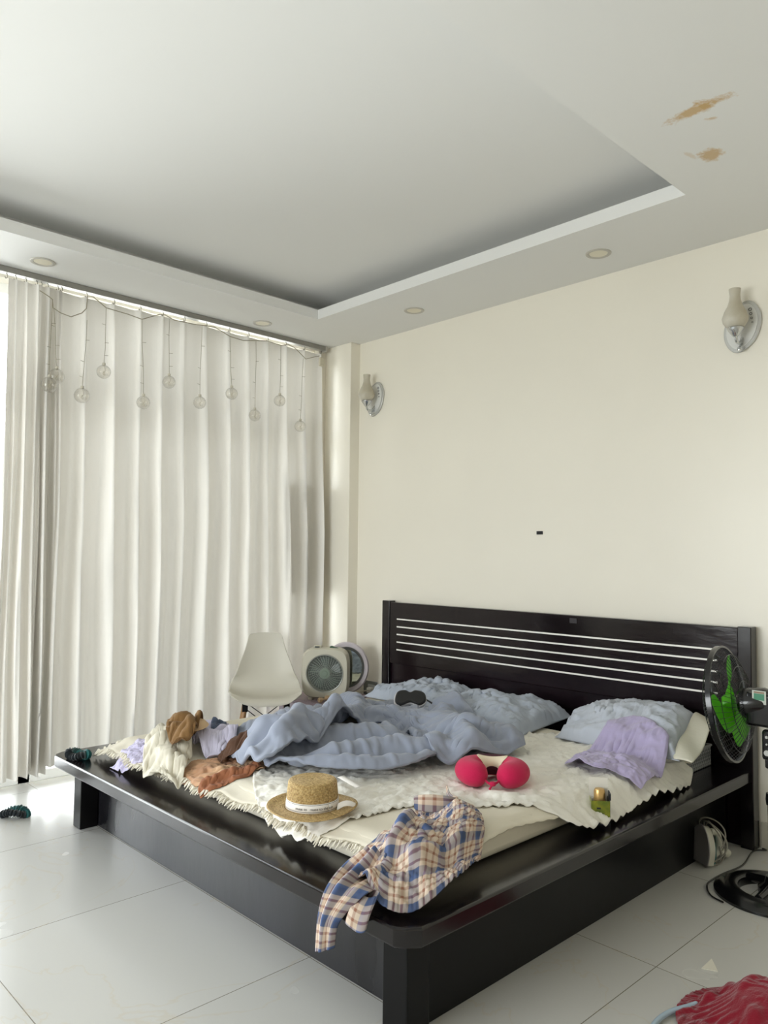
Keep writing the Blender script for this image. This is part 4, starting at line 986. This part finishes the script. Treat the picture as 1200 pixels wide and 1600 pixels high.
# box fan
Mivory = mat('ivory_plastic', (196, 192, 176), rough=.4, spec=.4); Mfgrn = mat('dark_green_fan_grille', (34, 48, 44), rough=.4)
fc = at(509, 1093, 2, NZ)
fan = thing('box_fan', 'ivory box fan with a dark round grille standing on the nightstand', 'fan', (fc.x-.005, fc.y+.0, NZ), rz=math.atan2(CAM.y-fc.y, CAM.x-fc.x)+R(90)-R(9), world=False)
fan.scale = (.97, 1, .97)
FWd, FH, FD = .165, .36, .075
def rrect(w, h0, h1, n=5.0, seg=64): return superellipse(w, (h1-h0)/2, n, seg, 0, (h0+h1)/2)
Mxf = Matrix.Rotation(R(90), 4, 'X')
def shell(out_, y0, y1, mt, nm, bev, parent=fan):
    b = BM(); prism(b, out_, -y1, -y0, Mxf); return obj(nm, b, mt, parent, bevel=bev, bseg=4)
def ring_shell():
    """front frame: rounded square with a round opening"""
    b = BM(); o_ = rrect(FWd, .012, FH, 4.2, 96); n = len(o_); cz, r_ = .185, .128
    vo = []; 
    for yy, sc_ in ((-.045, .94), (-.030, 1.0), (.045, 1.0), (.055, .95)):
        vo.append([b.verts.new((p[0]*sc_, yy, .186+(p[1]-.186)*sc_)) for p in o_])
    inn = []
    for yy, rr in ((-.045, r_+.004), (-.036, r_), (.02, r_-.004)):
        inn.append([b.verts.new((rr*math.cos(2*math.pi*i/n), yy, cz+rr*math.sin(2*math.pi*i/n))) for i in range(n)])
    for A_, B_ in zip(vo, vo[1:]):
        for i in range(n): b.faces.new((A_[i], A_[(i+1) % n], B_[(i+1) % n], B_[i]))
    for i in range(n): b.faces.new((vo[0][i], inn[0][i], inn[0][(i+1) % n], vo[0][(i+1) % n]))
    for A_, B_ in zip(inn, inn[1:]):
        for i in range(n): b.faces.new((A_[i], B_[i], B_[(i+1) % n], A_[(i+1) % n]))
    b.faces.new(vo[-1]); b.faces.new(inn[-1][::-1]); return b
obj('housing', ring_shell(), Mivory, fan)
b = BM(); lathe(b, [(0, 0), (.118, 0), (.124, .004)], align((0, .012, .185), (0, -1, 0)), 48); obj('fan_cavity', b, mat('fan_dark_cavity', (22, 28, 27), rough=.6), fan)
b = BM()
for k in range(5):
    a = 2*math.pi*k/5
    V_ = [b.verts.new((rr*math.cos(a+da), .0-.006*s_, .185+rr*math.sin(a+da))) for rr, da, s_ in ((.03, 0, 0), (.108, .05, 1), (.112, .65, -.5), (.07, .75, -1), (.03, .6, -1))]; b.faces.new(V_)
obj('fan_blades', b, mat('smoky_blade', (60, 74, 70), rough=.3), fan)
b = BM()
for rr in np.linspace(.038, .118, 13): tube(b, [(rr*math.cos(t), -.038-.006*(1-rr/.12), .185+rr*math.sin(t)) for t in np.linspace(0, 2*math.pi, 49)[:-1]], .0010, 4, closed=True)
for k in range(36):
    a = 2*math.pi*k/36; tube(b, [(.034*math.cos(a), -.044, .185+.034*math.sin(a)), (.08*math.cos(a+.18), -.041, .185+.08*math.sin(a+.18)), (.121*math.cos(a+.3), -.038, .185+.121*math.sin(a+.3))], .0013, 4)
obj('grille', b, mat('grille_grey_green', (150, 158, 148), rough=.4), fan)
b = BM(); lathe(b, [(0, .006), (.018, .006), (.020, .003), (.034, .003), (.037, 0), (.037, -.006)], align((0, -.043, .185), (0, -1, 0)), 36); obj('hub_cap', b, mat('hub_green_grey', (112, 126, 112), rough=.4), fan)
b = BM(); tube(b, [(.127*math.cos(t), -.046, .185+.127*math.sin(t)) for t in np.linspace(0, 2*math.pi, 65)[:-1]], .0032, 8, closed=True); obj('grille_rim', b, mat('rim_silver', (170, 172, 166), rough=.3, metal=.3), fan)
b = BM(); box(b, (-.085, -.03, FH-.010), (-.03, .02, FH+.014)); obj('carry_handle', b, Mivory, fan, bevel=.008, bseg=3)
b = BM(); box(b, (-.075, -.034, FH+.001), (-.04, -.028, FH+.010)); obj('handle_slot', b, Mfgrn, fan, bevel=.002)
b = BM(); lathe(b, [(0, .010), (.028, .009), (.036, .002), (.036, -.01), (0, -.01)], Matrix.Translation((.062, -.004, FH-.004)) @ Matrix.Rotation(R(18), 4, 'Y'), 28, sy=.7); obj('timer_dial', b, mat('dial_green', (56, 84, 66), rough=.4), fan)
for sx_ in (-.1, .1):
    b = BM(); lathe(b, [(0, 0), (.020, 0), (.024, .012), (.018, .03), (0, .032)], Matrix.Translation((sx_, 0, 0)), 20, sy=1.6); obj('foot', b, Mivory, fan)

# round vanity mirror behind the fan
mcx = at(541, 1043, 1, -.27)
mir = thing('vanity_mirror', 'round white-rimmed tabletop mirror standing behind the box fan', 'mirror', (mcx.x, -.27, NZ), rz=R(30), world=False)
mz = mcx.z-NZ
b = BM(); Mm = align((0, 0, mz), (.25, -1, .05)); lathe(b, [(.128, -.012), (.150, -.014), (.158, 0), (.150, .014), (.128, .012), (.124, 0), (.128, -.012)], Mm, 56, sy=1.12); obj('mirror_rim', b, mat('lilac_white_plastic', (206, 198, 204), rough=.35), mir)
b = BM(); lathe(b, [(0, .004), (.110, .004), (.110, -.006), (0, -.006)], Mm, 56, sy=1.12); obj('mirror_glass', b, mat('silvered_glass', (196, 204, 198), rough=.04, metal=1), mir)
b = BM(); lathe(b, [(.110, .003), (.129, .003), (.129, -.003), (.110, -.003)], Mm, 56, sy=1.12); obj('inner_ring', b, mat('smoky_ring', (96, 98, 94), rough=.3), mir)
b = BM(); tube(b, [(0, 0, .01), (0, 0, mz-.16)], .010, 12); lathe(b, [(0, .014), (.03, .013), (.075, .006), (.08, 0), (0, 0)], seg=36); obj('stand', b, bpy.data.materials['lilac_white_plastic'], mir)

def on_ns(u, v, z=NZ+.01): return at(u, v, 2, z)
# beige hair dryer, coiled cord, black strap, plug lead
q = [on_ns(498, 1097), on_ns(514, 1094), on_ns(532, 1093)]
dr_ = thing('beige_pouch', 'beige cloth pouch lying in front of the box fan', 'pouch', q[1])
b = BM(); tube(b, smooth_path([q[0]+Vector((0, 0, .010)), q[0].lerp(q[1], .5)+Vector((0, 0, .012)), q[1]+Vector((0, 0, .016)), q[2]+Vector((0, 0, .012))], 5), [.012+.006*math.sin(k*.9) for k in range(16)], 12); obj('pouch_body', b, fabric('beige_pouch_cloth', (196, 168, 134)), dr_)
cz = on_ns(548, 1091)
cd_ = thing('coiled_cord', 'pale coiled cord with a teal plug lying beside the beige pouch', 'cord', cz)
b = BM(); P = [(cz.x+(.035+.008*math.sin(k*.7))*math.cos(k*.42)*1.1, cz.y+(.026+.006*math.sin(k*1.1))*math.sin(k*.42), NZ+.008+.022*abs(math.sin(k*.21))) for k in range(60)]; tube(b, smooth_path(P, 3), .0030, 6); obj('cord', b, mat('pale_cord', (206, 200, 180), rough=.5), cd_)
b = BM(); lathe(b, [(0, 0), (.016, 0), (.018, .02), (.012, .03), (0, .03)], Matrix.Translation((cz.x+.035, cz.y+.015, NZ+.004)) @ Matrix.Rotation(R(60), 4, 'Y'), 18); obj('teal_plug', b, mat('teal_plastic', (44, 110, 104), rough=.4), cd_)
tr = on_ns(575, 1093); b = BM(); box(b, (tr.x-.09, tr.y-.02, NZ), (tr.x+.03, tr.y+.012, NZ+.018)); tag(obj('dark_case', b, mat('dark_case_plastic', (58, 56, 66), rough=.5), None, bevel=.006), 'slim dark case lying on the nightstand beside the bed', 'case')
pl_ = thing('power_lead', 'pale power lead plugged into the grey wall outlet', 'cable', (.39, -.02, .37))
b = BM(); tube(b, smooth_path([(.41, -.03, .375), (.44, -.10, .385), (.40, -.22, NZ+.008), (.46, -.34, NZ+.006), (.52, -.42, NZ+.006)], 6), .004, 8); obj('lead', b, bpy.data.materials['pale_cord'], pl_)
b = BM(); box(b, (.385, -.045, .358), (.43, -.013, .395)); obj('plug', b, mat('white_plug', (214, 212, 204), rough=.4), pl_, bevel=.005)

# ------------------------------------------------------------ shell chair
Mshell = mat('cream_white_shell_plastic', (206, 202, 190), rough=.45, spec=.4)
chc = Vector((.35, -.895, 0)); fa = math.atan2(CAM.y-chc.y, CAM.x-chc.x)
ch = thing('shell_chair', 'white moulded shell chair on wooden dowel legs in front of the curtain', 'chair', chc, rz=fa+R(2), world=False)
# profile in the chair's own plane: x forward, z up; half width w
prof = [(.235, .405, .150), (.225, .425, .180), (.17, .440, .215), (.08, .428, .232), (-.02, .415, .236), (-.10, .425, .232), (-.155, .47, .222), (-.185, .54, .200), (-.205, .62, .172), (-.222, .70, .140), (-.235, .76, .122), (-.243, .800, .112), (-.245, .812, .100)]
Pp = smooth_path([(a, c_, w_) for a, c_, w_ in prof], 5); V = []
for p in Pp:
    row = []
    for j in range(29):
        t = j/14-1; x, z, w_ = p.x, p.y, p.z
        back = max(0, min(1, (z-.44)/.12)); seat = 1-back
        x += back*.055*abs(t)**2.2*min(1, (.83-z)/.3+.2); z += seat*.045*abs(t)**3*(1 if x < .15 else .5) - .010*abs(t)**3*back
        row.append((x, w_*t, z))
    V.append(row)
grid('shell', V, Mshell, ch, thick=.006, sub=1)
Mwood = mat('beech_wood', (176, 134, 90), rough=.45, var=.2, vscale=6, stretch=(1, 1, .1)); Mblk = mat('black_metal', (14, 14, 15), rough=.4, metal=.3)
ft = {}
for sx_ in (1, -1):
    for sy_ in (1, -1):
        b = BM(); a, c_ = Vector((.11*sx_, .13*sy_, .375)), Vector(((.17 if sx_ > 0 else .16)*sx_, .19*sy_, 0)); tube(b, [a, a.lerp(c_, .5), c_], [.015, .014, .009], 14); obj('leg', b, Mwood, ch); ft[(sx_, sy_)] = (a, c_)
        b = BM(); box(b, (a.x-.018, a.y-.018, a.z-.02), (a.x+.018, a.y+.018, .408)); obj('leg_bracket', b, Mblk, ch, smooth=False, bevel=.003)
b = BM()
for k1, k2 in (((1, 1), (1, -1)), ((-1, 1), (-1, -1)), ((1, 1), (-1, 1)), ((1, -1), (-1, -1))):
    A_, B_ = ft[k1], ft[k2]
    tube(b, [A_[0], B_[0].lerp(B_[1], .6)], .003, 6); tube(b, [B_[0], A_[0].lerp(A_[1], .6)], .003, 6)
obj('wire_brace', b, Mblk, ch)

# ------------------------------------------------------------ standing fan
sf = thing('standing_fan', 'tall black standing fan with green blades beside the headboard', 'fan', (3.30, -.50, 0))
SX, SY = 3.302, -.50
b = BM(); lathe(b, [(.118, .006), (.122, .030), (.150, .040), (.190, .030), (.212, .010), (.212, 0), (.118, 0), (.118, .006)], Matrix.Translation((SX-.005, SY-.02, 0)), 64)
for k in range(3):
    a = R(30+120*k); tube(b, [(SX+.03*math.cos(a), SY+.03*math.sin(a), .04), (SX-.005+.13*math.cos(a), SY-.02+.13*math.sin(a), .028)], [.022, .016], 10)
lathe(b, [(0, .075), (.030, .075), (.036, .05), (.06, .03), (.06, .01), (0, .01)], Matrix.Translation((SX, SY, 0)), 32); obj('base', b, Mbk, sf)
b = BM(); tube(b, [(SX, SY, .05), (SX, SY, .375)], .019, 20); lathe(b, [(0, -.02), (.024, -.02), (.026, .0), (.024, .025), (0, .028)], Matrix.Translation((SX, SY, .375)), 24); obj('lower_pole', b, Mbk, sf)
b = BM(); tube(b, [(SX, SY, .36), (SX, SY, .53)], .0115, 18); tag(obj('upper_pole', b, Mchr, sf), 'chrome upper pole')
b = BM(); box(b, (SX-.028, SY-.035, .535), (SX+.045, SY+.03, .655)); obj('control_box', b, Mbk, sf, bevel=.012, bseg=3)
b = BM(); box(b, (SX-.020, SY-.028, .50), (SX+.03, SY+.02, .545)); obj('pole_collar', b, Mbk, sf, bevel=.010, bseg=3)
for z, r_ in ((.628, .006), (.565, .012), (.600, .004)):
    b = BM(); lathe(b, [(0, .005), (r_*.9, .005), (r_, 0)], align((SX-.006, SY-.035, z), (0, -1, 0)), 20); obj('button', b, mat('silver_button', (190, 190, 186), rough=.3) if 'silver_button' not in bpy.data.materials else bpy.data.materials['silver_button'], sf)
hcn = Vector((3.13, -.50, .735)); nrm = Vector((-.975, -.10, -.15)).normalized(); Mh = align(hcn, nrm)
b = BM(); lathe(b, [(0, .004), (.05, .006), (.062, -.01), (.060, -.10), (.045, -.125), (0, -.13)], Mh @ Matrix.Translation((0, 0, -.055)), 32); obj('motor_housing', b, Mbk, sf)
b = BM(); box(b, (3.215, SY-.042, .665), (3.36, SY+.045, .80)); obj('motor_cover', b, Mbk, sf, bevel=.012, bseg=3)
b = BM(); s0 = at(1175, 1078, 1, SY-.0435); s1 = at(1197, 1102, 1, SY-.0435)
box(b, (s0.x, SY-.0436, s1.z), (s1.x, SY-.0420, s0.z)); st = obj('sticker', b, mat('silver_sticker', (186, 190, 180), rough=.4), sf, smooth=False)
b = BM(); dx = s1.x-s0.x; dz = s0.z-s1.z; box(b, (s0.x+dx*.12, SY-.0440, s1.z+dz*.30), (s1.x-dx*.12, SY-.0436, s1.z+dz*.78)); obj('sticker_print', b, mat('teal_print', (56, 128, 96), rough=.4), st, smooth=False)
b = BM(); box(b, (s0.x+dx*.12, SY-.0440, s1.z+dz*.80), (s1.x-dx*.12, SY-.0436, s1.z+dz*.93)); obj('sticker_print', b, mat('tan_print', (136, 112, 88), rough=.4), st, smooth=False)
Mwirek = mat('black_wire', (12, 12, 14), rough=.3)
RF = .235
def cage(depth, nm, n=54):
    b = BM(); Pr = [(.045, depth), (.09, depth*.97), (.15, depth*.82), (.20, depth*.5), (.228, depth*.12), (RF, 0)]
    for k in range(n):
        a = 2*math.pi*k/n; tube(b, [Mh @ Vector((r_*math.cos(a+.9*r_), r_*math.sin(a+.9*r_), z)) for r_, z in Pr], .0011, 4)
    for r_, z in ((.15, depth*.82), (.20, depth*.5), (.09, depth*.97)): tube(b, [Mh @ Vector((r_*math.cos(t), r_*math.sin(t), z)) for t in np.linspace(0, 2*math.pi, 49)[:-1]], .0016, 5, closed=True)
    lathe(b, [(0, depth+.006), (.04, depth+.004), (.05, depth-.002), (.046, depth-.004)] if depth > 0 else [(.035, depth), (.06, depth), (.06, depth+.006)], Mh, 28)
    return obj(nm, b, Mwirek, sf)
cage(.062, 'front_grille'); cage(-.075, 'rear_grille')
b = BM(); lathe(b, [(RF-.004, -.010), (RF+.005, -.010), (RF+.005, .010), (RF-.004, .010), (RF-.004, -.010)], Mh, 64); obj('grille_rim', b, Mbk, sf)
Mgb = mat('translucent_green_blade', (96, 190, 34), rough=.3, spec=.5)
nt_ = Mgb.node_tree; t_n = nt_.nodes.new('ShaderNodeBsdfTranslucent'); t_n.inputs[0].default_value = lin((110, 215, 30)); m_n = nt_.nodes.new('ShaderNodeMixShader'); m_n.inputs[0].default_value = .4
L(nt_, nt_.nodes['Principled BSDF'].outputs[0], m_n.inputs[1]); L(nt_, t_n.outputs[0], m_n.inputs[2]); L(nt_, m_n.outputs[0], nt_.nodes['Material Output'].inputs[0])
for k in range(3):
    V = []
    for i in range(14):
        f = i/13; r_ = .035+.165*f; row = []
        for j in range(9):
            s_ = j/8; wd = (.6+.9*math.sin(math.pi*min(1, f*.85+.10)))*.85
            a = R(95)+2*math.pi*k/3+(s_-.5)*wd+.35*f; row.append(tuple(Mh @ Vector((r_*math.cos(a), r_*math.sin(a), -.012+.046*(s_-.5)*(1-.3*f)))))
        V.append(row)
    grid('blade', V, Mgb, sf, thick=.002, sub=1)
b = BM(); lathe(b, [(0, .022), (.028, .02), (.036, .01), (.036, -.025), (0, -.03)], Mh, 28); obj('blade_hub', b, Mgb, sf)
cpts = [(1200, 1268), (1185, 1300), (1177, 1330), (1160, 1352), (1128, 1366), (1108, 1378), (1105, 1388), (1112, 1400), (1130, 1410)]
b = BM(); tube(b, smooth_path([at(u, v, 2, .006) if v > 1325 else Vector((3.085+.02*(k_), -.03 - .01*k_, .006)) for k_, (u, v) in enumerate(cpts)], 6), .0036, 8); obj('power_cable', b, Mbk, sf)

# ------------------------------------------------------------ steam iron on the floor by the bed
Miw = mat('white_iron_plastic', (206, 204, 190), rough=.35); Mit = mat('teal_iron_plastic', (36, 104, 108), rough=.35); Mis = mat('worn_soleplate', (150, 146, 146), rough=.4, metal=.5)
ic = at(1098, 1338, 2, .03)
ir = thing('steam_iron', 'white and teal steam iron wrapped in its cord, on the floor beside the bed', 'iron', (ic.x+.0, ic.y+.02, .002), rz=R(-58), world=False)
# it stands on its heel, soleplate turned to the camera: x = width, z = length
def iron_out(s=1): return [(p.x*1.15, p.y*.70) for p in smooth_path([(0, .235*s, 0), (-.034*s, .19*s, 0), (-.055*s, .11*s, 0), (-.056*s, .03, 0), (-.045*s, .004, 0), (.045*s, .004, 0), (.056*s, .03, 0), (.055*s, .11*s, 0), (.034*s, .19*s, 0)], 5, closed=True)]
# resting on its heel, tip up, soleplate turned to the left of the camera
def iron_mtx():
    d = (CAM-Vector((2.93, -.33, .1))); d.z = 0; d.normalize(); n = (d*.42-_R*.90+Vector((0, 0, .12))).normalized()
    y = (Vector((0, 0, 1))+_R*.25); y = (y-n*y.dot(n)).normalized(); x = y.cross(n)
    o_ = at(1090, 1343, 2, .02)
    return Matrix(((x.x, y.x, n.x, o_.x), (x.y, y.y, n.y, o_.y), (x.z, y.z, n.z, .012), (0, 0, 0, 1)))
ir.matrix_world = Matrix.Translation(at(1098, 1343, 2, 0)); Mi = ir.matrix_world.inverted() @ iron_mtx()
b = BM(); prism(b, iron_out(), .0, .006, Mi); obj('soleplate', b, Mis, ir, bevel=.002)
b = BM(); prism(b, iron_out(.95), -.034, .0, Mi); obj('body', b, Miw, ir, bevel=.012, bseg=4)
b = BM(); prism(b, iron_out(.72), -.058, -.03, Mi); obj('water_tank', b, Mit, ir, bevel=.012, bseg=4)
b = BM(); tube(b, smooth_path([Mi @ Vector(q) for q in ((0, .13, -.05), (0, .125, -.085), (0, .08, -.105), (0, .04, -.10), (0, .012, -.06))], 6), .015, 14); obj('handle', b, Miw, ir)
b = BM(); P = []
for k in range(64):
    a = k*.30; P.append(Mi @ Vector((.070*math.cos(a)*(1+.15*math.sin(k*.37)), .085+.095*math.sin(a)*(1+.1*math.sin(k*.21)), -.052-.022*math.sin(a*2+k*.05))))
P = [Vector((p.x, p.y, max(.008, p.z))) for p in P]; tube(b, smooth_path(P, 3), .0034, 7); obj('cord', b, mat('grey_cord', (150, 146, 134), rough=.5), ir)
b = BM(); lathe(b, [(0, 0), (.016, .002), (.020, .02), (.014, .05), (.006, .07), (0, .07)], Matrix.Translation(_R*.10+Vector((0, .03, .022))) @ Matrix.Rotation(R(75), 4, 'X'), 18); obj('plug', b, Miw, ir)

# ------------------------------------------------------------ foreground: red cloth and pale blue hose
Mred = fabric('dark_red_fleece', (132, 14, 36), var=.15, rough=.95, bump=.5, bscale=160, sheen=.4)
rc = at(1185, 1575, 2, .05); ox, oy = 2.0-rc.x, -1.2-rc.y
nu = nv = 90; S = np.zeros((nu, nv, 3)); A, B_ = np.meshgrid(np.linspace(-1, 1, nu), np.linspace(-1, 1, nv), indexing='ij')
ra = .24; S[..., 0] = 2.06+A*np.sqrt(1-B_**2/2)*ra*1.1; S[..., 1] = -1.24+B_*np.sqrt(1-A**2/2)*ra; S[..., 2] = .05
base = .13*np.exp(-(((_gx-2.06)/.15)**2+((_gy+1.22)/.15)**2)**1.4)+.05*np.exp(-(((_gx-2.12)/.05)**2+((_gy+1.10)/.05)**2)); base = base+np.maximum(0, .05*np.array([[fbm(x*9, y*9, 2) for y in _gy[0]] for x in _gx[:, 0]]))*(base > .01)
D_ = settle(S, nfield(nu, nv, .18, .25, 4, 3), nfield(nu, nv, .18, .25, 4, 6), steps=120, base=base, off=.006, bend=.06, anchor=.03, seed=21, grav=.0009)
D_[..., 0] -= ox; D_[..., 1] -= oy
tag(grid('red_cloth', D_, Mred, thick=.005, sub=1), 'dark red fleece cloth heaped on the floor in the near right corner', 'cloth')
b = BM(); hp_ = smooth_path([at(u, v, 2, .012) for u, v in ((1018, 1606), (1030, 1592), (1050, 1580), (1080, 1571), (1112, 1560), (1150, 1552), (1190, 1560))], 6); tube(b, hp_, .0075, 12)
tag(obj('pale_blue_hose', b, mat('pale_blue_plastic', (168, 190, 206), rough=.4), None), 'thin pale blue hose on the floor running under the red cloth', 'hose')
b = BM(); pts = [at(u, v, 2, 0) for u, v in ((1100, 1516), (1113, 1498), (1121, 1518), (1106, 1517))]
pts = [at(u, v, 2, 0) for u, v in ((1096, 1514), (1112, 1499), (1122, 1519))]
prism(b, [(p.x, p.y) for p in pts], .0005, .003); tag(obj('paper_scrap', b, mat('white_scrap', (226, 222, 208), rough=.7), None, smooth=False), 'small white triangular scrap on the floor near the red cloth', 'scrap')
